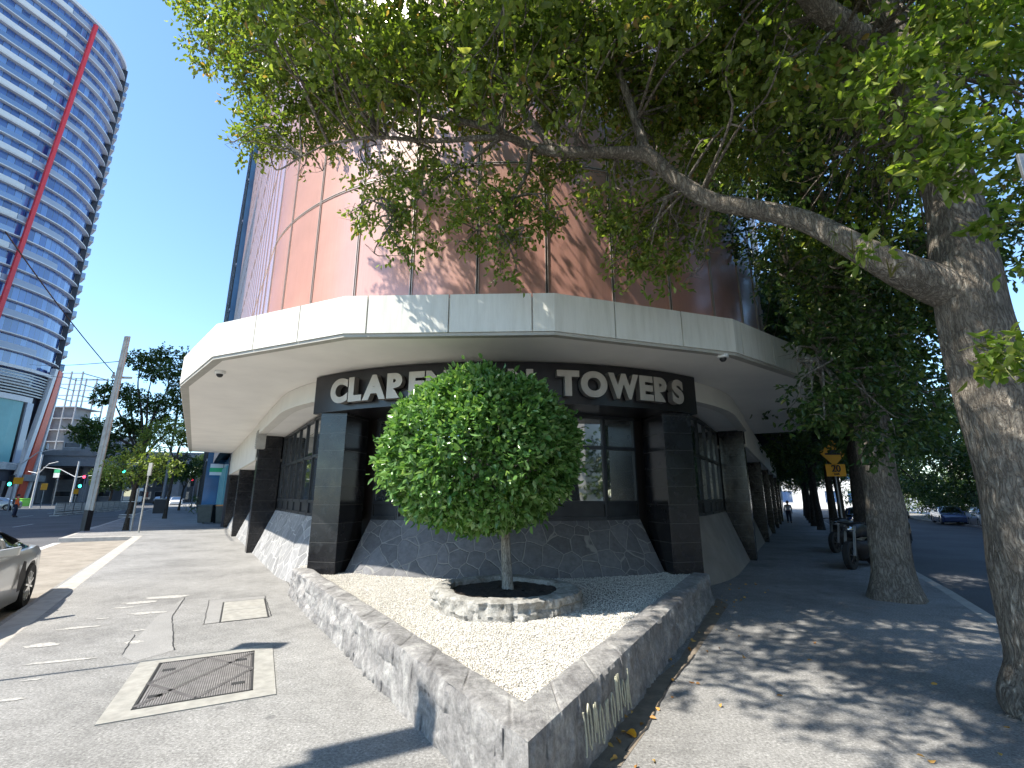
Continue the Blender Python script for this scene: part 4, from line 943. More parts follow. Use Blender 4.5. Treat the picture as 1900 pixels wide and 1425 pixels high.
# ---- the row of trees beyond
rowdat = [(13.8, 2.8, .21), (20.5, 2.83, .13), (23.9, 2.7, .15), (31.9, 2.45, .2), (38, 2.3, .2), (45, 2.3, .2), (53, 2.3, .2), (62, 2.3, .2), (72, 2.3, .2)]
proto = None
ordn = ['third', 'fourth', 'fifth', 'sixth', 'seventh', 'eighth', 'ninth', 'tenth', 'eleventh']
for i, (s, o, rb) in enumerate(rowdat):
    p = SR(s, o)
    if i in (0, 1, 2):
        rgk = random.Random(20 + i); cl = []; lim = []
        for k in range(34):
            a = rgk.uniform(0, 6.28); rr = rgk.uniform(.4, 4.2); z = rgk.uniform(3.7, 9); cl.append((p.x + math.cos(a) * rr, p.y + math.sin(a) * rr, p.z + z, rgk.uniform(.8, 1.15), .9))
        for k in range(6): c = cl[k]; lim.append(c[:3])
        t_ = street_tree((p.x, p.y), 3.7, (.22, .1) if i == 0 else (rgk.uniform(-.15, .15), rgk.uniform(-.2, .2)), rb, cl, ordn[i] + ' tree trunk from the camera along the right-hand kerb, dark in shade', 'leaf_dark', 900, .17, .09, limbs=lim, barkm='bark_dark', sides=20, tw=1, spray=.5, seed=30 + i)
        proto = t_
    else:
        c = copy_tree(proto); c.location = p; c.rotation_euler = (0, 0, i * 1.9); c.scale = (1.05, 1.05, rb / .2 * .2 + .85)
        c['label'] = ordn[i] + ' tree trunk from the camera along the right-hand kerb, dark in shade'
for k in range(16): pass
# ---- far side of the right street: trees, hedge, bright shrub
def blob_tree(name, loc, H, R, label, leafm, n, L, Wd, trunk=.15, group=None, cat='tree', z0=0., low=.35, seed=0, flat=1.):
    rgk = random.Random(seed); x, y = loc; cl = []; lim = []
    for k in range(n):
        a = rgk.uniform(0, 6.28); rr = R * math.sqrt(rgk.random()); z = H * (low + (1 - low) * rgk.random()); rr *= 1.05 - .5 * max(0, (z / H - .6) / .4) ; cl.append((x + math.cos(a) * rr, y + math.sin(a) * rr, z0 + z, R * rgk.uniform(.24, .40), 1.))
    for k in range(min(5, n)): lim.append(cl[k][:3])
    t_ = thing(name, label, cat, (x, y, z0), group=group); g = MB()
    g.tube([(x, y, z0 - .1), (x + .05, y, z0 + H * low * .6), (x, y, z0 + H * low)], [trunk * 1.2, trunk, trunk * .8], 10, wob=.2)
    for e in lim: q, rr = limb_path([(x, y, z0 + H * low * .8, trunk * .6), (*(Vector((x, y, z0 + H * low)).lerp(Vector(e), .5) + Vector((0, 0, .2))), trunk * .4), (*e, trunk * .1)], 4); g.tube(q, rr, 7)
    g.build('trunk', M['bark_dark'], t_, smooth='all')
    V, F = clump_leaves(cl, L, Wd, 9. / (L * Wd), spray=L * 2.4, k=6); arrmesh('crown', V, F, M[leafm], t_); return t_
for i, (s, o, H, R, lab) in enumerate([(3, 17, 11, 4.2, 'dark leafy tree across the road beyond the right border'), (9, 17, 10, 4.0, 'dark leafy tree across the road hidden behind the near trunk'), (15, 17.5, 10, 3.8, 'dark leafy tree nearest the camera across the right-hand road'), (25, 17, 11, 4.2, 'tall dark tree overhanging the white parked car'), (35, 17.5, 12, 4.5, 'tall dark tree behind the blue parked car'), (46, 17, 11, 4.2, 'shadowy tree beyond the blue parked car across the road'), (20, 22, 13, 5.5, 'tall tree standing behind the roadside trees past the near trunk'), (40, 22, 14, 5.5, 'tall tree rising behind the bright green shrub'), (58, 16, 12, 4.5, 'farther tree across the right-hand road'), (74, 16, 13, 5, 'farthest tree at the end of the right-hand road'), (95, 14, 13, 6, 'tree closing the view at the end of the right-hand road'), (30, 24, 14, 6, 'tall tree behind the pale fence'), (50, 25, 15, 7, 'tall tree far behind the roadside trees')]):
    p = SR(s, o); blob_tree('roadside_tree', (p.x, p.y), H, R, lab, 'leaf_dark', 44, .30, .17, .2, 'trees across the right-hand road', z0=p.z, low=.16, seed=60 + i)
for i, (s, o, R) in enumerate([(38, 15.2, 2.0), (42, 15.6, 2.1)]):
    p = SR(s, o); blob_tree('shrub', (p.x, p.y), 3.9 - i * .3, R, ['bright green shrub spilling over the pale fence behind the blue car', 'bluish green shrub left of the pale fence'][i], ['leaf_lime', 'leaf_street'][i], 18, .16, .08, .06, None, 'shrub', z0=p.z, low=.35, seed=90 + i)
for i, (s, o) in enumerate([(20, 16), (26, 16.2), (50, 15.6), (58, 15.6), (66, 15.6)]):
    p = SR(s, o); blob_tree('shrub', (p.x, p.y), 2.6, 1.9, ['dark shrub beside the white parked car', 'dark shrub behind the white parked car', 'low shrub beyond the blue car', 'second low shrub beyond the blue car', 'last low shrub along the far footpath'][i], 'leaf_dark', 14, .2, .1, .06, 'low shrubs across the road', 'shrub', z0=p.z, low=.15, seed=190 + i)
for i, (s, H) in enumerate([(12, 3.4), (16, 3.0), (23, 3.6), (29, 3.2), (34, 2.6), (47, 3.8), (54, 3.8), (62, 4.2), (70, 4.5), (79, 5), (90, 6)]):
    p = SR(s, 17.2); blob_tree('shrub', (p.x, p.y), H, 2.6, ('first', 'second', 'third', 'fourth', 'fifth', 'sixth', 'seventh', 'eighth', 'ninth', 'tenth', 'last')[i] + ' clump of the leafy thicket behind the far footpath, counted from the camera', 'leaf_dark' if i % 3 else 'leaf_street', 20, .24, .13, .06, 'thicket across the right-hand road', 'shrub', z0=p.z, low=.08, seed=250 + i)
fe = thing('fence', 'pale paling fence behind the parked blue car across the right-hand road', 'fence', SR(36, 16.2))
g = MB()
for k in range(60):
    p0, p1 = SR(29 + k * .2, 16.2), SR(29 + k * .2 + .17, 16.2); g.beam(p0 + Vector((0, 0, .9)), p1 + Vector((0, 0, .9)), .03, 1.8)
g.build('paling', M['pale_concrete'], fe)
g = MB(); p0, p1 = SR(29, 16.25), SR(41, 16.25); g.beam(p0 + Vector((0, 0, .5)), p1 + Vector((0, 0, .5)), .06, .09); g.beam(p0 + Vector((0, 0, 1.4)), p1 + Vector((0, 0, 1.4)), .06, .09); g.build('rail', M['bark_dark'], fe)

# ---- the clipped ball tree
bt = thing('ball_tree', 'clipped round topiary tree with pale trunk standing in the stone ring before the sign', 'tree', (-.07, 6.25, .47))
g = MB(); P_, R_ = limb_path([(-.05, 6.27, .40, .085), (-.06, 6.26, .55, .072), (-.08, 6.26, .9, .06), (-.1, 6.24, 1.35, .056), (-.16, 6.22, 1.8, .05)], 8); g.tube(P_, R_, 18, wob=.16)
rg = random.Random(9); BC = Vector((-.40, 6.2, 2.16)); BR = Vector((1.27, 1.25, 1.07))
for k in range(30):
    u_ = Vector((rg.gauss(0, 1), rg.gauss(0, 1), rg.gauss(.1, .9))).normalized(); e = BC + Vector((u_.x * BR.x, u_.y * BR.y, u_.z * BR.z)) * .85; s0 = P_[rg.randrange(len(P_) * 2 // 3, len(P_))]
    q, rr = limb_path([(*s0, .028), (*(s0.lerp(e, .5) + Vector((rg.gauss(0, .06), rg.gauss(0, .06), .08))), .016), (*e, .004)], 4); g.tube(q, rr, 6)
g.build('trunk', M['bark_pale'], bt, smooth='all')
n = 26000; u_ = RNG.normal(size=(n, 3)); u_ /= np.linalg.norm(u_, axis=1, keepdims=True)
lump = np.array([1 + .10 * noise.noise(Vector((q[0] * 2.2, q[1] * 2.2, q[2] * 2.2))) + .05 * noise.noise(Vector((q[0] * 7, q[1] * 7, q[2] * 7))) for q in u_])
gapn = np.array([noise.noise(Vector((q[0] * 5 + 9, q[1] * 5, q[2] * 5))) for q in u_])
dep = np.where(RNG.random(n) < .72, RNG.uniform(.90, 1.0, n), RNG.uniform(.6, .92, n)) + (RNG.random(n) < .12) * RNG.uniform(0, .09, n)
dep -= np.where(gapn > .22, .14, 0)
u_ = np.where((u_[:, 2:3] < -.8), u_ * np.array([1, 1, .93]), u_)
ctr = np.array(BC) + u_ * np.array(BR) * (lump * dep)[:, None]
dr = u_ * .6 + RNG.normal(size=(n, 3)) * .55; dr[:, 2] -= .15
V, F = leaf_cloud(ctr, dr, .088, .048, .3, .16, .3); arrmesh('crown', V, F, M['leaf_ball'], bt)

# ---- fallen leaves
fl = []
for px, py in ((1163, 1358), (1137, 1362), (1150, 1335), (1166, 1330), (1128, 1378), (1092, 1400), (1110, 1402), (1180, 1425), (1215, 1408), (1232, 1215), (1250, 1235), (1242, 1222), (1270, 1180), (1205, 1330), (1175, 1320), (1190, 1345), (700, 1180), (1850, 1395), (1700, 1400), (1720, 1410), (1440, 1290), (940, 1300)): fl.append(gr(px, py, .012))
for k in range(45): s, o = random.uniform(.5, 8), abs(random.gauss(.0, .28)) + .06; fl.append(SR(s, o, .012))
for k in range(14): fl.append(Vector((random.uniform(.5, 5), random.uniform(.8, 6), .012)))
C_ = np.array([tuple(p) for p in fl]); D_ = RNG.normal(size=C_.shape); D_[:, 2] *= .12
V, F = leaf_cloud(C_, D_, .042, .028, .35, .3, .2); fo = arrmesh('fallen_leaves', V, F, M['leaf_fallen']); tag(fo, 'scattered dry orange and yellow leaves lying on the footpath beside the planter wall', 'fallen leaves', kind='stuff')
v = gr(1171, 1358, .02); rf = thing('orange_leaf', 'single bright orange round leaf lying at the foot of the planter wall', 'leaf', v)
g = MB(); g.add([(v.x + .035 * math.cos(a), v.y + .05 * math.sin(a), .014 + .012 * math.sin(2 * a)) for a in [k * .628 for k in range(10)]], [tuple(range(10))]); g.build('blade', M['yellow_sign'], rf)
# ================================================================== VEHICLES
def wheel(parent, x, y, r, side, spokes=10, wd=.21, rimm='silver_paint'):
    g = MB(); n = 28
    prof = [(r * .66, -wd * .42), (r * .93, -wd * .5), (r, -wd * .36), (r, wd * .36), (r * .93, wd * .5), (r * .66, wd * .42)]
    for i in range(len(prof)):
        for k in range(n): a = 2 * math.pi * k / n; g.v.append((x + prof[i][0] * math.cos(a), y + prof[i][1], r + prof[i][0] * math.sin(a)))
    for i in range(len(prof)):
        for k in range(n): g.f.append([i * n + k, i * n + (k + 1) % n, ((i + 1) % len(prof)) * n + (k + 1) % n, ((i + 1) % len(prof)) * n + k]); g.m.append(0)
    w_ = g.build('wheel', M['rubber'], parent, smooth=True, local=True)
    g = MB(); yo = y + side * wd * .40; c = Vector((x, yo, r))
    for k in range(n):
        a, b2 = 2 * math.pi * k / n, 2 * math.pi * (k + 1) / n
        P = []
        for rr, yy in ((r * .60, 0), (r * .67, 0), (r * .67, -side * .1), (r * .60, -side * .1)):
            P.append([(x + rr * math.cos(t), yo + yy, r + rr * math.sin(t)) for t in (a, b2)])
        for q in range(4): g.add([P[q][0], P[q][1], P[(q + 1) % 4][1], P[(q + 1) % 4][0]], [(0, 1, 2, 3)])
    for k in range(spokes):
        a = 2 * math.pi * k / spokes + .2; d = Vector((math.cos(a), 0, math.sin(a))); g.beam(c + d * r * .08, c + d * r * .62, r * .085, .03, up=(0, 1, 0))
    g.tube([c - Vector((0, side * .04, 0)), c + Vector((0, side * .012, 0))], [r * .13, r * .12], 12)
    g.build('rim', M[rimm], w_, local=True)
    g = MB(); g.tube([c - Vector((0, side * .07, 0)), c - Vector((0, side * .062, 0))], [r * .6, r * .6], 24); g.build('brake_disc', M['facade_dark'], w_, local=True)
def make_car(name, label, cat, loc, rz, paint, L=4.4, W=1.8, H=1.45, r=.33, fo=.85, ro=.9, sports=False, hatch=False, group=None, spokes=10):
    t = thing(name, label, cat, loc, rz, group); hw = W / 2; xf, xr = L / 2 - fo, -L / 2 + ro
    belt = .60 if sports else .68
    N = 64; zs = H * belt
    def top(x):                                        # body shoulder line
        u_ = (x + L / 2) / L
        if sports: pts = [(0, .56), (.04, .68), (.12, .72), (.25, .715), (.5, .70), (.68, .68), (.82, .63), (.93, .56), (1, .42)]
        elif hatch: pts = [(0, .62), (.02, .70), (.3, .70), (.6, .68), (.74, .66), (.9, .60), (.97, .52), (1, .40)]
        else: pts = [(0, .58), (.03, .67), (.16, .69), (.3, .69), (.6, .67), (.74, .65), (.9, .59), (.97, .51), (1, .40)]
        for (a, za), (b2, zb) in zip(pts, pts[1:]):
            if u_ <= b2: return H * (za + (zb - za) * (u_ - a) / (b2 - a))
        return H * pts[-1][1]
    rows = []
    for i in range(N + 1):
        x = -L / 2 + L * i / N; e = min(1, (L / 2 - abs(x)) / .42); q = math.sqrt(max(0., 1 - (1 - e) ** 2)); wv = hw * (.80 + .20 * q)
        if sports: wv += .05 * math.exp(-((x - xr) / .45) ** 2) + .03 * math.exp(-((x - xf) / .4) ** 2) - .03
        else: pass
        zb = .17 + .10 * (1 - q); arch = 0.
        for xc in (xf, xr):
            dx = abs(x - xc); ra = r * 1.13
            if dx < ra: arch = max(arch, r + math.sqrt(ra * ra - dx * dx))
        zt = top(x); zlow = max(zb, arch); zm = max(.5 * (zb + zt), arch + .03); zsd = max(zt - .10, zm + .02)
        inner_z = zlow
        sec = [(0, zb + .02), (wv * .55, zb + .02), (wv * .62, inner_z), (wv * .985, zlow), (wv, zlow + .03), (wv * 1.0, zm), (wv * .985, zsd), (wv * .93, zt - .02), (wv * .8, zt + .012), (wv * .4, zt + .04), (0, zt + .048)]
        full = [(x, y, z) for y, z in sec] + [(x, -y, z) for y, z in sec[::-1][1:-1]]
        rows.append(full)
    n = len(rows[0]); g = MB(); g.grid(lambda i, j: rows[i][j % n], N, n); g.add(rows[0], [tuple(range(n))]); g.add(rows[-1], [tuple(range(n))])
    body = g.build('body', M[paint], t, smooth=True, local=True)
    # cabin
    if sports: cab = [(-L * .30, .70), (-L * .22, .80), (-L * .08, .97), (L * .02, 1.0), (L * .10, .95), (L * .22, .68)]
    elif hatch: cab = [(-L * .49, .66), (-L * .43, .90), (-L * .30, .985), (-L * .05, 1.), (L * .08, .985), (L * .26, .66)]
    else: cab = [(-L * .36, .67), (-L * .24, .93), (-L * .10, .995), (L * .02, 1.), (L * .10, .98), (L * .27, .66)]
    rows = []; rr2 = []
    for k in range(33):
        u_ = k / 32 * (len(cab) - 1); i = min(len(cab) - 2, int(u_)); f = u_ - i; x = cab[i][0] + (cab[i + 1][0] - cab[i][0]) * f; z = H * (cab[i][1] + (cab[i + 1][1] - cab[i][1]) * f)
        zb = top(x) - .03; hgt = max(.01, z - zb); tw = hw * (.90 - .20 * hgt / (H * .33)); bw = hw * .90
        sec = [(bw, zb), (tw + .02, z - hgt * .16), (tw - .06, z - .015), (tw * .5, z + .012), (0, z + .02)]
        rows.append([(x, y, zz) for y, zz in sec] + [(x, -y, zz) for y, zz in sec[::-1][1:]])
        if cab[1][0] + .02 <= x <= cab[-2][0] + .03: rr2.append([(x, y * 1.012, zz + .012) for y, zz in sec[1:]] + [(x, -y * 1.012, zz + .012) for y, zz in sec[::-1][1:-1]])
    g = MB(); g.grid(lambda i, j: rows[i][j], len(rows) - 1, len(rows[0]) - 1); g.build('window', M['car_glass'], t, smooth='all', local=True)
    g = MB(); g.grid(lambda i, j: rr2[i][j], len(rr2) - 1, len(rr2[0]) - 1); g.build('roof', M['black_paint' if sports else paint], t, smooth='all', local=True)
    for sgn in (-1, 1):
        for pa, pb in (((cab[-1][0], top(cab[-1][0]) , hw * .86), (cab[-2][0], H * cab[-2][1] - .03, hw * .70)), ((cab[0][0], top(cab[0][0]), hw * .86), (cab[1][0], H * cab[1][1] - .03, hw * .72)), ((0, top(0), hw * .905), (-.03, H * .95, hw * .735))):
            g = MB(); g.beam((pa[0], sgn * pa[2], pa[1]), (pb[0], sgn * pb[2], pb[1]), .06, .05); g.build('pillar', M[paint], t, local=True)
        for xc in (xf, xr): wheel(t, xc, sgn * (hw - .11 + (.03 if sports and xc < 0 else 0)), r, sgn, spokes)
        g = MB(); g.grid(lambda i, j: (L / 2 - .05 - .09 * j / 4, sgn * (hw * (.55 + .28 * j / 4)), H * (.40 + .11 * i / 3) + .012 * 0), 3, 4)
        hl = MB(); hl.hexa([(L / 2 - .16, sgn * hw * .52, H * .40), (L / 2 - .30, sgn * hw * .90, H * .42), (L / 2 - .45, sgn * hw * .88, H * .44), (L / 2 - .3, sgn * hw * .5, H * .42), (L / 2 - .16, sgn * hw * .52, H * .50), (L / 2 - .26, sgn * hw * .93, H * .53), (L / 2 - .45, sgn * hw * .90, H * .56), (L / 2 - .3, sgn * hw * .5, H * .56)]); hl.build('headlight', M['chrome'], t, local=True, bevel=.01)
        tl_ = MB(); tl_.hexa([(-L / 2 + .03, sgn * hw * .55, H * .47), (-L / 2 + .14, sgn * hw * .86, H * .47), (-L / 2 + .35, sgn * hw * .935, H * .48), (-L / 2 + .2, sgn * hw * .5, H * .48), (-L / 2 + .03, sgn * hw * .55, H * .60), (-L / 2 + .10, sgn * hw * .89, H * .61), (-L / 2 + .35, sgn * hw * .945, H * .61), (-L / 2 + .2, sgn * hw * .5, H * .6)]); tl_.build('tail_light', M['lamp_red'], t, local=True, bevel=.01)
        mr = MB(); mr.hexa([(cab[-1][0] - .30, sgn * hw * .93, top(0) + .02), (cab[-1][0] - .42, sgn * (hw + .17), top(0) + .04), (cab[-1][0] - .50, sgn * (hw + .17), top(0) + .04), (cab[-1][0] - .42, sgn * hw * .93, top(0) + .02), (cab[-1][0] - .30, sgn * hw * .93, top(0) + .12), (cab[-1][0] - .42, sgn * (hw + .18), top(0) + .16), (cab[-1][0] - .52, sgn * (hw + .18), top(0) + .16), (cab[-1][0] - .42, sgn * hw * .93, top(0) + .12)]); mr.build('mirror', M[paint], t, local=True, bevel=.02)
        if sports:
            it = MB(); it.add([(xr + .62, sgn * (hw + .008), .33), (xr + .50, sgn * (hw + .022), .34), (xr + .40, sgn * (hw + .028), .52), (xr + .44, sgn * (hw + .015), .74), (xr + .52, sgn * (hw + .0), .76), (xr + .62, sgn * (hw - .0), .56)], [(0, 1, 2, 3, 4, 5)]); it.build('air_intake', M['facade_dark'], t, local=True)
    g = MB(); g.box((-L / 2 - .015, -hw * .3, H * .33), (-L / 2 + .03, hw * .3, H * .42)); g.build('bumper_plate', M['white_paint'], t, local=True)
    return t
hdL = math.atan2(Ld.y, Ld.x); hdR = math.atan2(Rd.y, Rd.x)
make_car('parked_car', 'silver sports car parked nose towards the camera beside the left kerb', 'car', SL(7.50, 4.47, -.132), hdL + math.pi, 'silver_paint', 4.38, 1.82, 1.29, .335, .93, .97, sports=True)
make_car('parked_car', 'pale silver car at the far left edge behind the person in the orange vest', 'car', (-60, 56, -.14), hdL + math.pi * .5, 'silver_paint', 4.5, 1.8, 1.5)
def car_at(px, Y, h, z, *a, **k): v = at(px, 918, Y); return make_car(*a[:3], (v.x, Y, z), h, *a[3:], **k)
car_at(1752, 43, hdR + math.pi, gz(30, 41) - .135, 'parked_car', 'dark blue car parked across the right-hand road in front of the pale fence', 'car', 'blue_car')
car_at(1822, 39, hdR + math.pi, gz(36, 38) - .135, 'parked_car', 'white hatchback parked across the right-hand road, partly behind the near trunk', 'car', 'white_car', 4.1, 1.75, 1.5, hatch=True)
car_at(1659, 62, hdR + math.pi, gz(44, 62) - .135, 'parked_car', 'far dark car parked across the right-hand road beyond the blue car', 'car', 'black_car')
p = SR(25.4, 4.42); make_car('parked_car', 'black car with red tail light behind the second tree on the right', 'car', (p.x, p.y, p.z - .135), hdR, 'black_car', 4.3, 1.8, 1.45)
p = SR(31.5, 4.5); make_car('parked_car', 'dark blue car parked ahead of the black car along the right-hand kerb', 'car', (p.x, p.y, p.z - .135), hdR, 'blue_car', 4.4, 1.8, 1.45)
for px, Y, pn, lab in ((297, 98, 'black_car', 'distant dark car on the left-hand street behind the slanted pole'), (316, 104, 'grey_paint', 'distant grey car on the left-hand street right of the slanted pole'), (329, 82, 'white_car', 'distant pale car on the left-hand street near the young tree trunk')):
    car_at(px, Y, hdL + math.pi, -.14, 'distant_car', lab, 'car', pn)
# white bus far up the left street
v = at(246, 918, 92); bus = thing('bus', 'distant white bus with dark windows behind the slim street tree', 'bus', (v.x, v.y, -.14), hdL)
g = MB(); g.box((-4, -1.25, .4), (4, 1.25, 3.1)); g.build('body', M['white_paint'], bus, local=True, bevel=.15)
g = MB(); g.box((-4.02, -1.1, 1.5), (-3.9, 1.1, 2.7)); g.build('windscreen', M['car_glass'], bus, local=True)
for s_ in (-1, 1):
    g = MB(); g.box((-3.7, s_ * 1.26 - .01, 1.5), (3.7, s_ * 1.26 + .01, 2.5)); g.build('window', M['car_glass'], bus, local=True)
    for x in (-2.6, 2.6): wheel(bus, x, s_ * 1.1, .48, s_, 6)

# motorbike by the second tree
def motorbike(loc, rz, label, panel):
    t = thing('motorbike', label, 'motorbike', loc, rz); 
    for x in (-.68, .70): wheel(t, x, 0, .31, 1, 7, .13, 'black_paint')
    g = MB(); P_, R_ = limb_path([(-.95, 0, .72, .07), (-.7, 0, .80, .13), (-.35, 0, .79, .14), (0, 0, .86, .17), (.3, 0, .84, .17), (.5, 0, .78, .12)], 5); g.tube(P_, R_, 12); g.build('seat_and_tank', M['black_paint'], t, smooth='all', local=True)
    g = MB(); P_, R_ = limb_path([(-.5, 0, .45, .1), (-.2, 0, .42, .2), (.15, 0, .45, .22), (.4, 0, .55, .12)], 5); g.tube(P_, R_, 12, wob=.3); g.build('engine', M['facade_dark'], t, smooth='all', local=True)
    g = MB()
    for s_ in (-1, 1): g.beam((.70, s_ * .09, .31), (.46, s_ * .09, .95), .045)
    g.build('fork', M['galv'], t, local=True)
    g = MB(); P_, R_ = limb_path([(.36, -.36, 1.0, .018), (.45, -.2, 1.02, .016), (.46, 0, .99, .016), (.45, .2, 1.02, .016), (.36, .36, 1.0, .018)], 4); g.tube(P_, R_, 8); g.build('handlebar', M['black_paint'], t, local=True)
    g = MB(); g.lathe([(.02, .0), (.10, .02), (.09, .10), (.02, .14)], (.56, 0, .82)); g.build('headlight', M['chrome'], t, smooth='all', local=True)
    for s_ in (-1, 1):
        g = MB(); g.hexa([(-.85, s_ * .13, .50), (-.15, s_ * .20, .38), (-.15, s_ * .17, .38), (-.85, s_ * .10, .50), (-.95, s_ * .12, .66), (-.2, s_ * .2, .60), (-.2, s_ * .16, .60), (-.95, s_ * .09, .66)]); g.build('side_panel', M[panel], t, local=True, bevel=.02)
        g = MB(); g.tube([(-.95, s_ * .2, .34), (-.4, s_ * .2, .28), (.1, s_ * .14, .3)], [.055, .05, .03], 10); g.build('exhaust', M['galv'], t, smooth='all', local=True)
    g = MB(); g.box((-1.06, -.09, .52), (-1.04, .09, .66)); g.build('number_plate', M['white_paint'], t, local=True)
    g = MB(); g.box((-1.0, -.06, .70), (-.95, .06, .76)); g.build('tail_light', M['lamp_red'], t, local=True)
    return t
p = SR(12.0, 2.5); motorbike((p.x, p.y, p.z), hdR + 2.75, 'black motorbike with pale side panel parked left of the second tree', 'white_paint')
p = SR(16.4, 2.5); motorbike((p.x, p.y, p.z), hdR + 2.7, 'second dark motorbike parked behind the first among the trunks', 'black_paint')

# ================================================================== STREET FURNITURE
def pole_thing(name, label, cat, p, h, r, m='galv', group=None, base=None):
    t = thing(name, label, cat, p, 0, group); g = MB(); g.tube([(p[0], p[1], p[2] - .1), (p[0], p[1], p[2] + h)], [r, r * .72], 12)
    g.build('pole', M[m], t, smooth=True); return t
p = gr(157, 985); pp_ = thing('power_pole', 'tall concrete power pole with black painted foot and short crossarm on the left kerb', 'pole', p)
lean = Vector((.20, 0, 0))
def pz(z): return p + Vector((lean.x * z / 9.5, lean.y * z / 9.5, z))
g = MB()
for s_ in (-1, 1): g.beam(pz(.9) + Vector((s_ * .11, 0, 0)), pz(9.4) + Vector((s_ * .055, 0, 0)), .07, .17)
g.beam(pz(.9), pz(9.4), .12, .09)
for k in range(9): g.beam(pz(1.2 + k * .95) - Vector((.12, 0, 0)), pz(1.2 + k * .95) + Vector((.12, 0, 0)), .05, .15)
g.build('shaft', M['pole_concrete'], pp_, bevel=.01)
g = MB(); g.beam(pz(-.1), pz(.92), .30, .20); g.build('black_foot', M['black_paint'], pp_)
g = MB(); q = pz(7.3); g.beam(q + Vector((-.45, .12, 0)), q + Vector((.55, .12, -.03)), .09, .10); g.build('crossarm', M['pole_concrete'], pp_)
g = MB(); g.lathe([(.05, 0), (.07, .05), (.04, .12), (.06, .18), (.02, .22)], q + Vector((-.38, .12, .05))); g.build('insulator', M['galv'], pp_, smooth=True)
g = MB(); g.lathe([(.045, 0), (.05, .06), (.03, .12)], q + Vector((-.18, .12, .05))); g.build('insulator', M['galv'], pp_, smooth=True)
ZW = q.z
def wire(a, b2, sag, label, r=.016):
    t = thing('overhead_wire', label, 'wire', a, group='overhead tram and power wires'); g = MB(); a, b2 = Vector(a), Vector(b2)
    pts = [a.lerp(b2, k / 16) - Vector((0, 0, sag * 4 * (k / 16) * (1 - k / 16))) for k in range(17)]; g.tube(pts, r, 5, cap=False); g.build('cable', M['black_paint'], t)
wire(pz(7.5) + Vector((-.38, .12, 0)), at(10, 430, 14), .15, 'steep thick wire running down from the upper left to the concrete pole', .022)
wire(pz(8.1), at(55, 676, 60), .2, 'upper thin wire crossing from the blue tower to the concrete pole', .02)
wire(pz(7.1), at(55, 693, 58), .1, 'lower thin wire crossing from the blue tower to the concrete pole', .02)
# sign pole seen edge on
p = gr(257, 988); t = pole_thing('street_sign', 'slim pale metal sign pole with narrow sign seen edge on by the left kerb', 'sign', p, 3.0, .034, 'pole_concrete')
g = MB(); g.beam(p + Vector((.03, 0, 2.45)), p + Vector((.03, 0, 3.02)), .07, .15); g.build('sign_plate', M['pole_concrete'], t)
# slanted lamp pole in the distance
v = at(301, 932, 50); t = pole_thing('street_lamp', 'dark tapering lamp pole beyond the black cabinet up the left street', 'street lamp', (v.x, v.y, 0), 11, .15, 'grey_paint')
g = MB(); g.tube([(v.x, v.y, 10.8), (v.x - 1.2, v.y, 11.4), (v.x - 2.2, v.y, 11.4)], [.06, .05, .05], 8); g.build('lamp_arm', M['grey_paint'], t)
v = at(294, 950, 44); t = thing('utility_cabinet', 'black upright utility cabinet with pale lid at the kerb up the left street', 'cabinet', (v.x, v.y, 0))
g = MB(); g.obox((v.x, v.y), Ld, .35, .42, 0, 1.22); g.build('case', M['black_paint'], t, bevel=.02); g = MB(); g.obox((v.x, v.y), Ld, .38, .46, 1.22, 1.28); g.build('lid', M['galv'], t)
# wheelie bins
for k, (px, lab, lm) in enumerate(((376, 'dark wheelie bin with closed lid, left one of the pair beside the building', 'bin_green'), (410, 'dark wheelie bin nearest the building wall, its lid edge orange', 'orange_lid'))):
    q = gr(px, 972); t = thing('wheelie_bin', lab, 'bin', q, 0, 'wheelie bins beside the building')
    u = Vector((1, .1)).normalized(); vv = Vector((-u.y, u.x)); c = Vector((q.x, q.y + .3))
    B = [c - u * .36 - vv * .28, c + u * .36 - vv * .28, c + u * .36 + vv * .28, c - u * .36 + vv * .28]; Tt = [c - u * .42 - vv * .36, c + u * .42 - vv * .36, c + u * .42 + vv * .36, c - u * .42 + vv * .36]
    g = MB(); g.hexa([(*b2, .06) for b2 in B] + [(*b2, .98) for b2 in Tt]); g.build('bin_body', M['bin_green'], t, bevel=.03)
    g = MB(); g.hexa([(*(c + (b2 - c) * 1.04), .98) for b2 in Tt] + [(*(c + (b2 - c) * .96), 1.06) for b2 in Tt]); g.build('lid', M[lm], t, bevel=.015)
    for s_ in (-1, 1):
        a = c + u * s_ * .30 + vv * .3; g = MB(); g.tube([(a.x - .03, a.y, .1), (a.x + .03, a.y, .1)], .1, 12); g.build('wheel', M['rubber'], t)
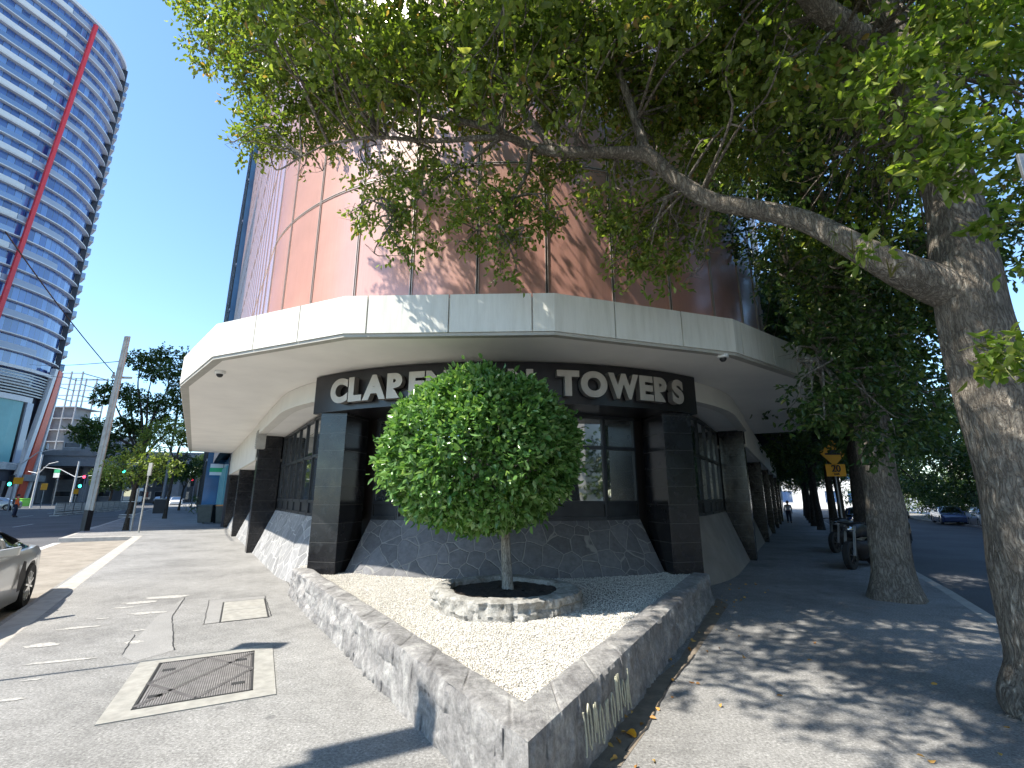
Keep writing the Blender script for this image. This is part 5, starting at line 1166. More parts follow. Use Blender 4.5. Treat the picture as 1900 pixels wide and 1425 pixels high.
# crowd barriers on the road
a, b2 = Vector((-38.6, 41)), Vector((-47.5, 60)); n = 11
proto_b = None
for k in range(n):
    c = a.lerp(b2, k / n); d = (b2 - a).normalized(); seg = (b2 - a).length / n
    if proto_b is None:
        proto_b = t = thing('crowd_barrier', 'nearest mesh crowd barrier at the left end of the row on the road', 'barrier', (c.x, c.y, -.14), math.atan2(d.y, d.x), 'row of crowd barriers on the road')
        g = MB(); W_ = seg - .06
        for z in (.12, .34, 1.08): g.beam((0, 0, z), (W_, 0, z), .06)
        for x in (0, W_): g.beam((x, 0, 0), (x, 0, 1.1), .06)
        for x in (.02, W_ - .02): g.beam((x, -.3, .03), (x, .3, .03), .07)
        g.build('frame', M['galv'], t, local=True); g = MB()
        for q in range(14): g.beam((W_ * (q + .5) / 14, 0, .14), (W_ * (q + .5) / 14, 0, 1.06), .03)
        for z in (.5, .7, .9): g.beam((0, .0, z), (W_, .0, z), .02)
        g.build('infill_bars', M['galv'], t, local=True)
    else:
        q = copy_tree(proto_b); q.location = (c.x, c.y, -.14)
        q['label'] = ('second', 'third', 'fourth', 'fifth', 'sixth', 'seventh', 'eighth', 'ninth', 'tenth', 'farthest')[k - 1] + ' mesh crowd barrier counted from the left end of the row'
# yellow warning signs by the right-hand row of trees
v = at(1548, 870, 17.5); zt_ = gz(v.x, v.y); t = pole_thing('warning_sign', 'yellow diamond road hump sign with a 20 plate below among the trunks', 'sign', (v.x, v.y, zt_), 4.0, .035)
dx = Vector((.86, -.5, 0)) * 0 + Vector((1, -.0, 0)); 
def plate(cx, cz, w_, h_, diamond, m, dy, name):
    g = MB(); y = v.y - .05 - dy
    if diamond: P = [(cx - w_, cz), (cx, cz - h_), (cx + w_, cz), (cx, cz + h_)]
    else: P = [(cx - w_, cz - h_), (cx + w_, cz - h_), (cx + w_, cz + h_), (cx - w_, cz + h_)]
    g.add([(x, y, z) for x, z in P] + [(x, y + .012, z) for x, z in P], [(0, 1, 2, 3), (7, 6, 5, 4), (0, 4, 5, 1), (1, 5, 6, 2), (2, 6, 7, 3), (3, 7, 4, 0)]); return g.build(name, M[m], t)
dm = plate(v.x, zt_ + 3.30, .50, .50, True, 'yellow_sign', 0, 'diamond_plate'); np_ = plate(v.x + .02, zt_ + 2.66, .36, .22, False, 'yellow_sign', 0, 'speed_plate')
g = MB(); hp = [(-.30, -.06), (.30, -.06), (.30, .0), (.20, .01), (.12, .12), (-.12, .12), (-.20, .01), (-.30, .0)]; g.add([(v.x + x, v.y - .058, zt_ + 3.28 + z) for x, z in hp], [tuple(range(8))]); g.build('hump_symbol', M['black_paint'], dm)
def text_mesh(body, size, loc, rot, m, parent, name, offset=.02, ext=.004):
    cu = bpy.data.curves.new('glyph', 'FONT'); cu.body = body; cu.size = size; cu.offset = offset * size; cu.extrude = ext; cu.align_x = 'CENTER'; cu.align_y = 'CENTER'
    ob = bpy.data.objects.new('glyph', cu); COL.objects.link(ob); bpy.context.view_layer.update()
    me = bpy.data.meshes.new_from_object(ob.evaluated_get(bpy.context.evaluated_depsgraph_get())); bpy.data.objects.remove(ob); me.materials.clear(); me.materials.append(m)
    off = WL[root_of(parent).name]; me.transform(Matrix.Translation(Vector(loc) - off) @ rot); o = link(bpy.data.objects.new(name, me)); o.parent = parent; return o
FR = Matrix.Rotation(rad(90), 4, 'X')
text_mesh('20', .34, (v.x + .02, v.y - .072, zt_ + 2.71), FR, M['black_paint'], np_, 'number'); text_mesh('km/h', .10, (v.x + .02, v.y - .072, zt_ + 2.52), FR, M['black_paint'], np_, 'unit')
# out of frame: posts whose shadows cross the left footpath
hs = 5.2; b0 = Vector((-2.55, 5.67, 0)) - Vector((SH.x, SH.y, 0)) * hs / math.tan(SUN_EL)
t = pole_thing('parking_post', 'out-of-frame slim post with a flat sign head at the near left kerb beside the silver car', 'post', b0, hs - .3, .022)
g = MB(); g.obox((b0.x, b0.y), (SH.x, SH.y), .05, .05, hs - .35, hs - .3); g.hexa([b0 + Vector(q) for q in ((-.34, -.14, hs - .16), (.10, -.10, hs - .16), (.10, .10, hs - .16), (-.34, .10, hs - .16), (-.34, -.14, hs - .04), (.10, -.10, hs - .04), (.10, .10, hs - .04), (-.34, .10, hs - .04))]); g.build('sign_head', M['galv'], t)
hs = 7.; b0 = gr(800, 1366) - Vector((SH.x, SH.y, 0)) * hs / math.tan(SUN_EL)
t = pole_thing('street_lamp', 'street lamp with a broad head on the near left kerb behind the camera', 'street lamp', b0, hs - .1, .07)
g = MB(); g.obox((b0.x - .25, b0.y - .1), (SH.x, SH.y), .42, .17, hs - .12, hs + .03); g.build('lamp_head', M['galv'], t)
# edge of a grey post seen at the right border
v = at(1893, 330, 2.6); t = thing('road_sign_pole', 'pale grey sign panel edge beside the trunk at the right border', 'sign', (v.x + .1, v.y, 0))
g = MB(); g.tube([(v.x + .14, v.y, 0), (v.x + .14, v.y, v.z + .3)], .03, 12); g.build('pole', M['galv'], t, smooth=True)
g = MB(); g.hexa([(v.x - .03, v.y - .05, v.z - .16), (v.x + .34, v.y - .06, v.z - .16), (v.x + .34, v.y - .04, v.z - .16), (v.x - .03, v.y - .03, v.z - .16), (v.x - .03, v.y - .05, v.z + .14), (v.x + .34, v.y - .06, v.z + .14), (v.x + .34, v.y - .04, v.z + .14), (v.x - .03, v.y - .03, v.z + .14)]); g.build('sign_plate', M['galv'], t, bevel=.004)

# ================================================================== PEOPLE
def person(loc, rz, label, H=1.75, top='white_cloth', leg='navy_cloth', vest=None, stride=.12, bag=False, group=None, hairm='hair'):
    t = thing('person', label, 'person', loc, rz, group); s = H / 1.75
    J = dict(pel=(0, 0, .93), sp=(0, .0, 1.15), ch=(0, 0, 1.34), nk=(0, .01, 1.48), hd=(0, .03, 1.60), ht=(0, .03, 1.70), lh=(-.09, 0, .90), rh=(.09, 0, .90), lk=(-.10, stride * .6, .50), rk=(.10, -stride * .2, .50), la=(-.11, stride * .5, .09), ra=(.11, -stride, .10), lt=(-.12, stride * .5 + .17, .035), rt=(.12, -stride + .16, .035),
             ls=(-.19, 0, 1.40), rs=(.19, 0, 1.40), le=(-.24, -.03, 1.12), re=(.24, .03, 1.12), lw=(-.24, .08, .88), rw=(.24, .12, .88))
    Rr = dict(pel=.145, sp=.13, ch=.15, nk=.058, hd=.095, ht=.085, lh=.10, rh=.10, lk=.066, rk=.066, la=.045, ra=.045, lt=.035, rt=.035, ls=.062, rs=.062, le=.045, re=.045, lw=.032, rw=.032)
    E = [('pel', 'sp'), ('sp', 'ch'), ('ch', 'nk'), ('nk', 'hd'), ('hd', 'ht'), ('pel', 'lh'), ('pel', 'rh'), ('lh', 'lk'), ('rh', 'rk'), ('lk', 'la'), ('rk', 'ra'), ('la', 'lt'), ('ra', 'rt'), ('ch', 'ls'), ('ch', 'rs'), ('ls', 'le'), ('rs', 're'), ('le', 'lw'), ('re', 'rw')]
    def skin(keys, edges, grow, name, m, sub=1):
        me = bpy.data.meshes.new(name); ks = list(keys); me.from_pydata([Vector(J[k]) * s for k in ks], [(ks.index(a), ks.index(b2)) for a, b2 in edges], []); me.materials.append(m)
        o = link(bpy.data.objects.new(name, me)); o.parent = t; o.modifiers.new('skin', 'SKIN')
        for i, k in enumerate(ks): me.skin_vertices[0].data[i].radius = ((Rr[k] + grow) * s, (Rr[k] * (.72 if k in ('pel', 'sp', 'ch') else 1) + grow) * s)
        me.skin_vertices[0].data[0].use_root = True; o.modifiers.new('sub', 'SUBSURF').levels = sub; o.modifiers['sub'].render_levels = 2; return o
    # hands with fingers
    J2 = dict(J); EE = list(E)
    for sd, w_ in (('l', 'lw'), ('r', 'rw')):
        x, y, z = J[w_]; J[sd + 'p'] = (x, y + .02, z - .07); Rr[sd + 'p'] = .034; EE.append((w_, sd + 'p'))
        for f in range(4): k = f'{sd}f{f}'; J[k] = (x + (-.0), y + .02 + (f - 1.5) * .02, z - .15 - .01 * (f in (1, 2))); Rr[k] = .009; EE.append((sd + 'p', k))
        k = sd + 'th'; J[k] = (x, y + .075, z - .09); Rr[k] = .010; EE.append((sd + 'p', k))
    skin(['pel'] + [k for k in J if k != 'pel'], EE, 0, 'body', M['skin'])
    skin(['pel', 'sp', 'ch', 'ls', 'rs', 'le', 're', 'lw', 'rw'], [('pel', 'sp'), ('sp', 'ch'), ('ch', 'ls'), ('ch', 'rs'), ('ls', 'le'), ('rs', 're'), ('le', 'lw'), ('re', 'rw')], .018, 'shirt', M[top])
    skin(['pel', 'lh', 'rh', 'lk', 'rk', 'la', 'ra'], [('pel', 'lh'), ('pel', 'rh'), ('lh', 'lk'), ('rh', 'rk'), ('lk', 'la'), ('rk', 'ra')], .022, 'trousers', M[leg])
    skin(['la', 'lt'], [('la', 'lt')], .022, 'shoe', M['black_paint']); skin(['ra', 'rt'], [('ra', 'rt')], .022, 'shoe', M['black_paint'])
    if vest: skin(['sp', 'ch', 'pel'], [('sp', 'ch'), ('sp', 'pel')], .034, 'vest', M[vest])
    g = MB(); g.lathe([(.002, .115), (.06, .105), (.095, .06), (.108, 0), (.10, -.05), (.07, -.06)], (0, -.005 * s, 1.665 * s), 16); g.build('hair', M[hairm], t, smooth='all', local=True)
    if bag:
        g = MB(); g.box((-.20, -.27, 1.02), (.06, -.14, 1.42)); g.build('backpack', M['black_paint'], t, local=True, bevel=.05)
    return t
v = at(30, 940, 39); person((v.x, v.y, -.14), rad(-40), 'person in an orange safety vest and dark trousers with a backpack on the left road', 1.8, 'orange_vest', 'navy_cloth', 'orange_vest', .1, True)
p = SR(43, .75); person((p.x, p.y, p.z), -AR, 'person in a white shirt and dark trousers walking away along the right wall', 1.75, 'white_cloth', 'navy_cloth', None, .25)
v = at(369, 925, 78); person((v.x, v.y, 0), AL, 'distant person in dark clothes walking up the left footpath, left one of two', 1.75, 'grey_cloth', 'navy_cloth', None, .2, group='distant walkers')
v = at(381, 925, 74); person((v.x, v.y, 0), AL + 3.1, 'distant person in black on the left footpath, nearer the blue shopfront', 1.75, 'hair', 'navy_cloth', None, .2, group='distant walkers')
# ================================================================== DISTANT BUILDINGS, LEFT
tw = thing('apartment_tower', 'tall curved blue glass apartment tower with white bands and a slanted red stripe', 'tower', (-100, 95, 0))
# plan: curved east face
cp = [Vector(p) for p in ((-98.5, 70), (-97.2, 74), (-95.6, 78.5), (-94.6, 83), (-94.3, 87.5), (-95.1, 92), (-96.8, 96), (-99.9, 99), (-104.3, 101.2), (-109.5, 103))]
FH, NF = 3.1, 33
def cs(i, off=0.):
    P = [cp[0] * 2 - cp[1]] + cp + [cp[-1] * 2 - cp[-2]]; k = min(len(cp) - 2, int(i)); t = i - k; a, b2, c, d = P[k], P[k + 1], P[k + 2], P[k + 3]
    q = .5 * ((2 * b2) + (c - a) * t + (2 * a - 5 * b2 + 4 * c - d) * t * t + (3 * b2 - a - 3 * c + d) * t ** 3)
    tn = ((c - a) + 2 * (2 * a - 5 * b2 + 4 * c - d) * t + 3 * (3 * b2 - a - 3 * c + d) * t * t).normalized(); n = Vector((tn.y, -tn.x)); return q + n * off
ZB0, ZTW = 22., 22. + FH * 27
m, nt, b, P, L = new_mat('tower_facade', .1, .9); b.inputs['Coat Weight'].default_value = .9; b.inputs['IOR'].default_value = 1.7; b.inputs['Coat Roughness'].default_value = .05
sx = _n(nt, 'ShaderNodeSeparateXYZ'); L(P, sx.inputs[0])
cell = _n(nt, 'ShaderNodeCombineXYZ'); L(mathn(nt, 'FLOOR', mathn(nt, 'MULTIPLY', sx.outputs[1], .9)), cell.inputs[0]); L(mathn(nt, 'FLOOR', mathn(nt, 'DIVIDE', sx.outputs[2], FH)), cell.inputs[2])
wn = _n(nt, 'ShaderNodeTexWhiteNoise'); L(cell.outputs[0], wn.inputs['Vector'])
c = ramp(nt, [(0., (.015, .05, .19)), (.6, (.04, .11, .34)), (1., (.13, .25, .52))], wn.outputs['Value'])
fy = mathn(nt, 'FRACT', mathn(nt, 'MULTIPLY', sx.outputs[1], .9)); c = mixc(nt, ramp(nt, [(0., 1.), (.06, 1.), (.09, 0.)], fy), c, (.02, .03, .06)); L(c, b.inputs['Base Color'])
NSEG = 36; tt = [(len(cp) - 1) * k / NSEG for k in range(NSEG + 1)]
g = MB(); g.grid(lambda i, j: (*cs(tt[i], -.5), ZB0 + (ZTW - ZB0) * j), NSEG, 1)
q0, q1 = cs(tt[0], -.5), cs(tt[-1], -.5); bk = [q1, q1 + Vector((-25, -4)), q0 + Vector((-25, 4)), q0]
for a, b2 in zip(bk, bk[1:]): g.add([(*a, ZB0), (*b2, ZB0), (*b2, ZTW), (*a, ZTW)], [(0, 1, 2, 3)])
g.build('glass_wall', m, tw)
g = MB(); g.prism([cs(t, .2) for t in tt] + [bk[1], bk[2]], ZTW, ZTW + .8); g.build('roof_slab', M['slab_white'], tw)
def band(t0, t1, z0, z1, d0, d1, name, m, n=None):
    n = n or max(2, int((t1 - t0) * 4)); g = MB(); rows = []
    for k in range(n + 1):
        t = t0 + (t1 - t0) * k / n; a, b2 = cs(t, d1), cs(t, d0); rows.append([(*a, z0), (*a, z1), (*b2, z1), (*b2, z0), (*a, z0)])
    g.grid(lambda i, j: rows[i][j], n, 4); g.add(rows[0][:4], [(0, 1, 2, 3)]); g.add(rows[-1][:4], [(3, 2, 1, 0)]); return g.build(name, m, tw)
tred = lambda z: 3.2 + .0 * z
mat('pale_blue_panel', (.30, .34, .42), .35, coat=.5)
for f in range(27):
    z = ZB0 + f * FH
    band(0, 9, z - .10, z + .10, -.5, .35, 'floor_slab', M['slab_white'])
    if f % 2 == 0: band(0.05, 2.35, z + .1, z + 1.15, .30, .42, 'balcony_front', M['slab_white']); band(2.4, 4.35, z + .1, z + 1.3, -.4, .12, 'spandrel', M['pale_blue_panel'])
    else: band(0.05, 2.4, z + .1, z + 1.1, .28, .33, 'balcony_glass', M['tower_glass'])
    # projecting balconies on the far, right-hand side
    band(6.6, 8.9, z, z + 1.15, .2, 1.2, 'balcony_glass', M['tower_glass'], 4); band(6.6, 8.9, z - .25, z + .02, -.3, 1.25, 'balcony_slab', M['slab_white'], 4)
    band(6.2, 6.6, z, z + FH, -.4, .5, 'dark_recess', M['dark_clad'], 2)
# red slanted stripe
g = MB(); rows = []
for k in range(41):
    z = 6 + (ZTW - 1 - 6) * k / 40; q_ = 3.3 - 1.05 * (1 - k / 40); a, b2, c_, d_ = cs(q_ - .07, .35), cs(q_ + .07, .35), cs(q_ + .07, .9), cs(q_ - .07, .9); rows.append([(*a, z), (*d_, z), (*c_, z), (*b2, z), (*a, z)])
g.grid(lambda i, j: rows[i][j], 40, 4); g.build('red_stripe', M['red_paint'], tw)
g = MB(); a, b2 = cs(0, .5), cs(0, -1.4); e = Vector((-.35, -.9)); g.prism([a, b2, b2 + e, a + e], ZB0, ZTW + 5); g.build('white_fin', M['slab_white'], tw)
# podium
pod = MB(); pod.grid(lambda i, j: (*cs(tt[i], -.1), ZB0 * j), NSEG, 1); pod.build('podium_wall', M['dark_clad'], tw)
def panel(t0, t1, z0, z1, d, m, name, n=4):
    return band(t0, t1, z0, z1, d - .3, d, name, m, n)
panel(1.0, 4.2, 7.5, 19, .55, M['teal_glass'], 'shop_glass', 8); panel(.8, 4.5, 19, 20., .9, M['slab_white'], 'glass_surround', 8); panel(.8, 4.5, 6.2, 7.5, .9, M['galv'], 'glass_surround', 8); panel(4.3, 4.6, 7.5, 19, .9, M['pale_blue_panel'], 'glass_surround', 2)
for k in range(8): panel(.6, 5.2, 20.3 + k * .55, 20.55 + k * .55, .8, M['galv'], 'louvre', 8)
panel(.6, 6.4, 24.8, 25.4, 1.2, M['slab_white'], 'podium_cap', 10)
for a_, b_2, m_ in ((5.3, 5.5, 'slab_white'), (5.6, 6.0, 'orange_pillar'), (6.15, 6.3, 'slab_white')):
    g = MB(); rows = []
    for k in range(9):
        z = 1 + 26 * k / 8; sh = -.9 * (1 - k / 8); q_ = [cs(a_ + sh, .5), cs(b_2 + sh, .5), cs(b_2 + sh, 1.3), cs(a_ + sh, 1.3)]; rows.append([(*x, z) for x in q_ + q_[:1]])
    g.grid(lambda i, j: rows[i][j], 8, 4); g.build('slanted_pillar', M[m_], tw)
panel(6.2, 8.8, 12, 20, 1.0, M['galv'], 'louvre', 4); panel(6.0, 9, 10.8, 12, 1.6, M['slab_white'], 'awning', 4); panel(4.6, 9, 4.2, 5.4, 2.2, M['galv'], 'awning', 6); panel(1, 9, .1, 4.1, .2, M['car_glass'], 'shop_window', 10)

def simple_building(name, label, cat, c, u, hu, hv, h, m, rows=6, cols=6, win='window_glass', faces=(0,), ww=.62, wh=.55, z0=0., roofm='concrete_grey', lip=.5, first=0.):
    """box building with real set-in windows on chosen faces: each window a part with a frame and pane"""
    t = thing(name, label, cat, (c[0], c[1], z0)); c = Vector(c); u = Vector(u).normalized(); v_ = Vector((-u.y, u.x))
    g = MB(); g.obox(c, u, hu, hv, z0 - 1.5, z0 + h); g.build('wall', M[m], t)
    g = MB(); g.obox(c, u, hu + .15, hv + .15, z0 + h, z0 + h + lip); g.build('roof', M[roofm], t)
    for fc in faces:
        d, e, hd_, he = ((v_, u, hv, hu), (u, v_, hu, hv), (-v_, u, hv, hu), (-u, v_, hu, hv))[fc]
        for r in range(rows):
            for k in range(cols):
                fh = (h - first) / rows; za = z0 + first + fh * (r + .5 - wh / 2); zb = z0 + first + fh * (r + .5 + wh / 2); cw = 2 * he / cols; x0 = -he + cw * (k + .5 - ww / 2); x1 = -he + cw * (k + .5 + ww / 2)
                P0 = c + d * hd_; g = MB(); ft = .08
                for (xa, xb, z1, z2) in ((x0 - ft, x0, za - ft, zb + ft), (x1, x1 + ft, za - ft, zb + ft), (x0, x1, za - ft, za), (x0, x1, zb, zb + ft)):
                    g.prism([P0 + e * xa, P0 + e * xb, P0 + e * xb + d * .10, P0 + e * xa + d * .10], z1, z2)
                w_ = g.build('window', M['slab_white'], t); g = MB(); g.prism([P0 + e * x0, P0 + e * x1, P0 + e * x1 + d * .03, P0 + e * x0 + d * .03], za, zb); g.build('pane', M[win], w_)
    return t
# lattice glass tower behind
g0 = at(112, 860, 128); lt = thing('scaffold_tower', 'see-through glass and steel stair tower behind the trees of the left street', 'tower', (g0.x, 128, 0))
x0, x1, y0, y1 = g0.x - 4.6, g0.x + 4.6, 124, 132; zt_ = 34.5
g = MB()
for x in (x0, (x0 * 2 + x1) / 3, (x0 + 2 * x1) / 3, x1):
    for y in (y0, y1): g.beam((x, y, 0), (x, y, zt_), .28)
g.build('column', M['grey_paint'], lt)
for k in range(11):
    z = 3.1 * k + 3; g = MB()
    for a, b2 in (((x0, y0), (x1, y0)), ((x1, y0), (x1, y1)), ((x1, y1), (x0, y1)), ((x0, y1), (x0, y0))): g.beam((*a, z), (*b2, z), .22)
    g.build('ring_beam', M['grey_paint'], lt)
g = MB(); g.box((x0 + 1.2, y0 + 1.5, 0), (x1 - 1.6, y1 - 1.5, 25)); g.build('lift_core', M['concrete_grey'], lt)
for k in range(8):
    g = MB(); g.box((x0 + .2, y0 + .5, 2.9 + 3.1 * k), (x1 - .2, y1 - .5, 3.1 + 3.1 * k)); g.build('floor_slab', M['concrete_grey'], lt)
g = MB(); g.box((x0 + .4, y0 + .4, 9), (x0 + 2.2, y0 + .8, 24)); g.build('red_panel_or_reflection', M['red_paint'], lt)
# viaduct across the end of the left street
va = thing('viaduct', 'grey elevated road deck crossing the far end of the left street on columns', 'bridge', (-85, 112, 0))
a, b2 = Vector((-118, 104)), Vector((-40, 124)); d = (b2 - a).normalized()
g = MB(); g.beam((*a, 9.0), (*b2, 9.0), 10, 2.4); g.build('deck', M['grey_paint'], va)
nn_ = Vector((d.y, -d.x)) * 5.1; g = MB(); g.beam((*(a + nn_), 10.6), (*(b2 + nn_), 10.6), .3, 1.2); g.build('parapet', M['concrete_grey'], va)
for k in range(9):
    c = a.lerp(b2, (k + .5) / 9); g = MB(); g.obox(c, d, .8, 2.4, -.2, 7.8); g.build('column', M['concrete_grey'], va, bevel=.1)
for k, (s0, h, m_, lab) in enumerate(((.02, 8, 'dark_clad', 'dark low building under the viaduct beside the tower base'), (.30, 6, 'concrete_grey', 'grey low shopfront building beneath the viaduct'), (.52, 7, 'white_paint', 'pale low building beneath the viaduct behind the concrete pole'), (.78, 6, 'dark_clad', 'dark low building beneath the viaduct behind the trees'))):
    c = a.lerp(b2, s0 + .1) - Vector((d.y, -d.x)) * 12; simple_building('low_building', lab, 'building', c, d, 8.2, 5, h, m_, 2, 6, 'window_glass', (2,), .7, .6)
c = Vector((-104, 108.5)); simple_building('car_park_building', 'grey windowless podium building with pale awning right of the tower base', 'building', (-101, 117), (1, .2), 6, 5, 15, 'concrete_grey', 4, 3, 'car_glass', (2,), .8, .3)
# blue glass building beyond on the same side of the left street
c = SL(68, -7.0); bb = thing('blue_glass_building', 'tall blue glass building with a green and white sign beyond the bins', 'building', (c.x, c.y, 0))
g = MB(); g.obox(c.xy, Ld, 26, 8, 0, 48); g.build('wall', M['blue_panel'], bb)
g = MB(); g.obox(SL(37.1, -4).xy, Ld, 5.3, 4, 0, 3.9); g.build('shopfront_wall', M['blue_panel'], bb)
for k in range(36):
    q = SL(42.5 + k * 1.45, 1.02); g = MB(); g.obox(q.xy, Ld, .05, .06, .0, 48); g.build('mullion', M['frame_dark'], bb)
for k in range(11): g = MB(); q = SL(68, 1.03); g.obox(q.xy, Ld, 26, .05, 4.2 * (k + 1), 4.2 * (k + 1) + .18); g.build('spandrel', M['pale_blue_panel'], bb)
for k in range(4): g = MB(); g.obox(SL(33.2 + 2.3 * k, .03).xy, Ld, .9, .05, .5, 3.4); g.build('window', M['teal_glass'], bb)
g = MB(); g.obox(SL(38.5, .42).xy, Ld, .08, .40, 3.0, 3.8); sg = g.build('projecting_sign', M['white_paint'], bb); g = MB(); g.obox(SL(38.5, .42).xy, Ld, .09, .41, 3.22, 3.52); g.build('green_band', M['green_sign'], sg)
q = SL(47, .9); blob_tree('shrub', (q.x, q.y), 1.5, .8, 'small green hedge plant at the foot of the blue shopfront', 'leaf_street', 10, .12, .07, .04, None, 'shrub', low=.2, seed=301)
# the tall block that throws the shade over the left road (left of the picture)
c = (SL(20, 50)); sb = simple_building('office_block', 'tall office block across the left road, its long shadow covering the road', 'building', (-74, 24), (Ld.x, Ld.y), 27, 14, 66, 'pole_concrete', 12, 8, 'window_glass', (2,), .7, .5)
# pale building behind the camera, mirrored in the corner windows
simple_building('white_building', 'white rendered building mirrored in the corner windows', 'building', (9, -22), (.62, .78), 14, 7, 9, 'white_paint', 2, 6, 'window_glass', (0,), .5, .4)

# ================================================================== LEFT STREET: lights, poles, trees
def tram_pole(px, Y, h, arm, label):
    v = at(px, 918, Y); t = pole_thing('tram_pole', label, 'pole', (v.x, v.y, -.14), h, .15, 'slab_white', 'tall tram wire poles')
    g = MB(); g.tube([(v.x, v.y, h * .62), (v.x + arm * .5, v.y - .3, h * .80), (v.x + arm, v.y - .5, h * .84)], [.07, .06, .05], 7); g.build('bracket_arm', M['slab_white'], t)
    g = MB(); g.tube([(v.x, v.y, h * .62), (v.x - arm * .5, v.y, h * .66)], .05, 6); g.build('bracket_arm', M['slab_white'], t); return t
tram_pole(24, 60, 8.6, 4.5, 'white tram pole beside the green traffic light, leftmost of three'); tram_pole(62, 68, 7.4, 3., 'white tram pole behind the lime green bins'); tram_pole(134, 76, 7.0, -5., 'grey tram pole between the traffic signals and the concrete power pole')
def signal(px, py, Y, m, label, hgt=.95):
    v = at(px, py, Y); t = thing('traffic_light', label, 'traffic light', (v.x, v.y, -.14), 0, 'traffic signals of the left junction'); g = MB(); g.tube([(v.x + .25, v.y + .1, -.2), (v.x + .25, v.y + .1, v.z + .9)], .07, 8); g.build('pole', M['grey_paint'], t)
    g = MB(); g.box((v.x - .22, v.y - .1, v.z - .35), (v.x + .22, v.y + .2, v.z - .35 + 1.15)); g.build('housing', M['black_paint'], t, bevel=.03)
    for k, (mm) in enumerate(('go_light', 'black_paint', 'stop_light') if m == 'go' else ('black_paint', 'black_paint', 'stop_light')):
        if m == 'go' and k == 2: mm = 'black_paint'
        g = MB(); g.tube([(v.x, v.y - .12, v.z - .12 + .34 * k), (v.x, v.y - .09, v.z - .12 + .34 * k)], .19 if 'light' in mm else .11, 14); g.build('lens', M[mm], t)
signal(20, 896, 50, 'go', 'traffic light showing green beside the yellow sign at the left edge'); signal(150, 900, 60, 'go', 'traffic light showing green left of the concrete power pole'); signal(156, 893, 62, 'stop', 'small traffic light showing red just right of the green one'); signal(232, 873, 62, 'go', 'traffic light showing green in front of the slim street tree crown'); signal(357, 897, 66, 'stop', 'traffic light showing red up the left footpath')
for px, py, Y, w_, h_, lab in ((33, 892, 50, .55, .34, 'small yellow rectangular sign beside the leftmost traffic light'), (82, 903, 62, .42, .42, 'square yellow sign standing behind the crowd barriers'), (141, 912, 58, .3, .3, 'small round yellow sign at the middle of the crowd barriers')):
    v = at(px, py, Y); t = thing('yellow_road_sign', lab, 'sign', (v.x, v.y, -.14)); g = MB(); g.tube([(v.x, v.y + .1, -.2), (v.x, v.y + .1, v.z)], .04, 6); g.build('pole', M['galv'], t); g = MB()
    g.box((v.x - w_, v.y - .02, v.z - h_), (v.x + w_, v.y + .02, v.z + h_)); g.build('sign_plate', M['yellow_sign'], t, bevel=.01)
v = at(106, 876, 80); t = thing('street_name_sign', 'white and green rectangular sign board on a pole above the barriers', 'sign', (v.x, v.y, -.14)); g = MB(); g.tube([(v.x + .3, v.y + .1, -.2), (v.x + .3, v.y + .1, v.z + .5)], .07, 6); g.build('pole', M['galv'], t); g = MB(); g.box((v.x - .5, v.y - .03, v.z - .1), (v.x + .5, v.y + .03, v.z + .45)); g.build('sign_plate', M['green_sign'], t); g = MB(); g.box((v.x - .5, v.y - .03, v.z - .9), (v.x + .5, v.y + .03, v.z - .14)); g.build('lower_plate', M['white_paint'], t)
for k, (px, Y) in enumerate(((44, 70), (52, 71))):
    v = at(px, 918, Y); t = thing('lime_bin', ['lime green wheeled bin, nearer the traffic light', 'lime green wheeled bin, nearer the white pole'][k], 'bin', (v.x, v.y, -.14)); g = MB(); g.box((v.x - .5, v.y - .45, .0), (v.x + .5, v.y + .45, 1.0)); g.build('bin_body', M['lime_paint'], t, bevel=.05); g = MB(); g.box((v.x - .55, v.y - .5, 1.0), (v.x + .55, v.y + .5, 1.12)); g.build('lid', M['lime_paint'], t, bevel=.03)
# slim staked tree near the kerb
q = gr(233, 984); cl = [(*at(a, b2, c)[:], r_, 1.) for a, b2, c, r_ in ((218, 862, 22.8, .62), (240, 850, 22.8, .5), (275, 858, 22.6, .62), (300, 852, 22.9, .5), (258, 880, 22.8, .5), (232, 888, 23, .4), (290, 880, 22.7, .45), (262, 835, 22.9, .45), (322, 868, 22.8, .35), (205, 880, 22.8, .3), (330, 850, 22.8, .3))]
st = street_tree((q.x, q.y), 2.2, (.05, .0), .085, cl, 'slim staked street tree with lime green crown beside the concrete power pole', 'leaf_lime', 1300, .12, .065, limbs=[c[:3] for c in cl[:6]], barkm='bark_dark', group='trees of the left street', sides=12, tw=1, spray=.25, seed=71)
g = MB(); g.beam((q.x + .32, q.y - .1, 0), (q.x + .32, q.y - .1, 1.9), .06); g.build('stake', M['pole_concrete'], st)
g = MB(); 
for z in (.6, .7, 1.3): g.beam((q.x - .4, q.y - .05, z), (q.x + .4, q.y - .05, z), .02)
g.build('guard_wire', M['galv'], st)
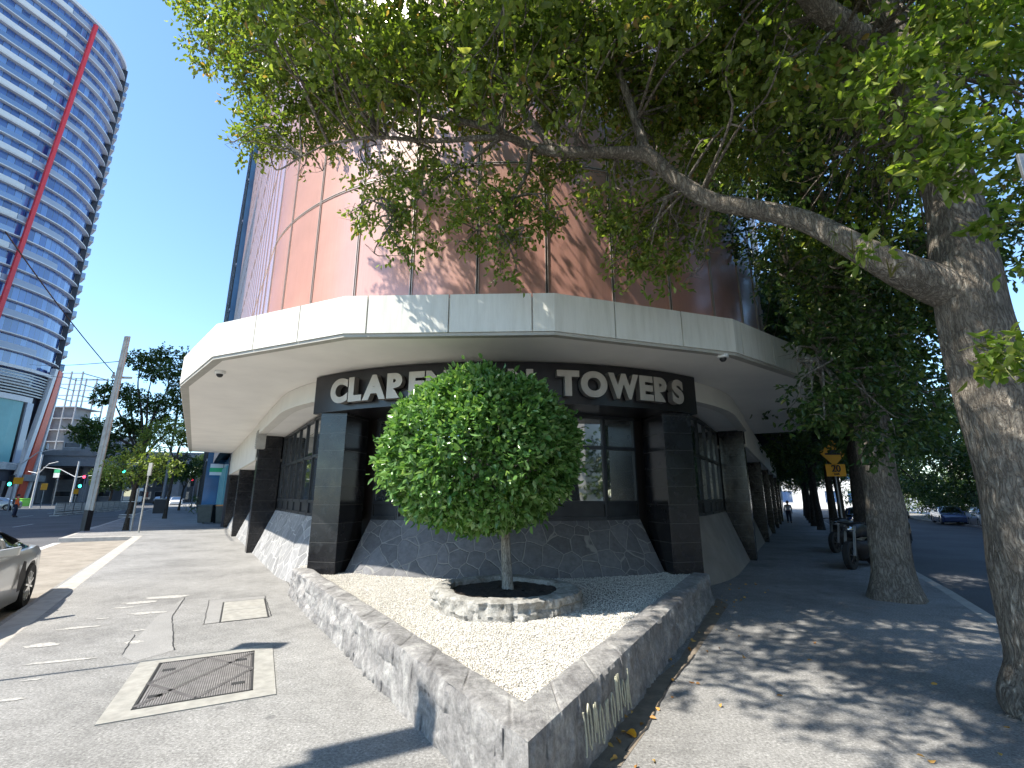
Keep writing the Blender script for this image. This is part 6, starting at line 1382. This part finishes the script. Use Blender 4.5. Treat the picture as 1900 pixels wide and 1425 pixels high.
# lime tree crown further on
def px_tree(base, Y, spec, label, leafm, trunk, H, per, Lf, seed, barkm='bark_dark', cat='tree'):
    v = at(base, 918, Y); cl = [(*at(a, b2, Y + dy)[:], r_, 1.) for a, b2, dy, r_ in spec]
    return street_tree((v.x, v.y), H, (.2, .0), trunk, cl, label, leafm, per * 4.2, Lf * .8, Lf * .5, limbs=[c[:3] for c in cl[::2]], barkm=barkm, group='trees of the left street', sides=12, tw=1, spray=Lf * 1.8, seed=seed)
px_tree(312, 34, [(290, 800, 0, .9), (320, 790, .5, .8), (345, 800, -.5, .7), (275, 815, 0, .6), (335, 815, .4, .7), (300, 825, 0, .6)], 'light green tree crown just left of the canopy corner', 'leaf_lime', .10, 4.2, 420, .17, 401)
px_tree(247, 47, [(262, 668, 0, 1.3), (300, 660, 1, 1.4), (325, 690, 0, 1.4), (345, 660, -1, .8), (285, 690, 0, 1.1), (335, 720, 1, 1.2), (205, 725, 0, 1.1), (185, 738, 0, .8), (240, 730, 1, 1.3), (255, 755, 0, 1.2), (290, 745, 0, 1.0), (150, 800, 0, 1.1), (175, 790, 1, 1.2), (165, 815, 0, .9), (205, 800, 0, 1.2), (235, 785, 0, 1.2), (260, 800, 1, 1.3), (200, 830, 0, 1.0), (235, 840, 0, 1.1), (330, 745, 0, 1.3), (355, 770, 0, 1.2), (300, 770, 1, 1.)], 'large dark layered tree standing behind the concrete power pole', 'leaf_street', .24, 5.2, 230, .26, 402)
px_tree(336, 52, [(320, 862, 0, 1.1), (345, 855, .5, 1.2), (365, 868, 0, 1.0), (335, 880, 0, .9), (352, 880, 0, .8)], 'young dark green tree with a thin trunk beyond the cabinet', 'leaf_dark', .09, 2.6, 260, .22, 403)
px_tree(388, 72, [(378, 858, 0, 1.4), (395, 852, 0, 1.5), (390, 872, 0, 1.4), (370, 878, 0, 1.2)], 'round dark green tree beside the blue building', 'leaf_dark', .14, 2.6, 200, .28, 404)
px_tree(300, 88, [(285, 868, 0, 2.2), (305, 862, 0, 2.2), (270, 878, 0, 2.), (320, 880, 0, 1.8), (250, 880, 0, 2.)], 'hazy pale green tree in the middle of the far left street', 'leaf_street', .2, 3.5, 160, .36, 405)
px_tree(205, 82, [(190, 885, 0, 2.), (215, 880, 0, 2.2), (200, 895, 0, 1.8), (230, 893, 0, 1.8)], 'low dark tree at the far end of the left street below the viaduct', 'leaf_dark', .2, 2.5, 160, .34, 406)
for i, (px, Y, H, R) in enumerate(((140, 170, 19, 8), (165, 165, 18, 8), (195, 168, 17, 7))):
    v = at(px, 918, Y); blob_tree('far_tree', (v.x, v.y), H, R, ['leftmost pale sunlit tree top above the viaduct', 'middle pale sunlit tree top above the viaduct', 'right pale sunlit tree top above the viaduct'][i], 'leaf_lime', 20, .7, .4, .3, 'trees beyond the viaduct', seed=500 + i, low=.4)
# ================================================================== far end, right street
c = SR(125, 2); simple_building('end_building', 'bright pale building at the far end of the right-hand street', 'building', (c.x, c.y), (nR.x, nR.y), 16, 6, 14, 'white_paint', 3, 8, 'tower_glass', (2,), .5, .5, z0=c.z)
c = SR(84, 30); simple_building('orange_building', 'pale orange building glimpsed between the trunks on the right', 'building', (c.x, c.y), (nR.x, nR.y), 9, 6, 8, 'soffit_cream', 2, 5, 'tower_glass', (2,), .5, .5, z0=c.z)
c = SR(72, -9); simple_building('dark_office', 'dark office building continuing the right-hand street wall beyond the columns', 'building', (c.x, c.y), (Rd.x, Rd.y), 18, 8.6, 24, 'dark_clad', 7, 9, 'window_glass', (2,), .7, .55, z0=c.z)
# stepped dark boxes above the right-hand beam
for k in range(6):
    s0 = 18 + k * 4.6; g = MB(); q = SR(s0, 1.15); g.obox(q.xy, Rd, 1.5, .85, 4.5, 9.5); g.build('oriel_box', M['frame_dark'], bld)
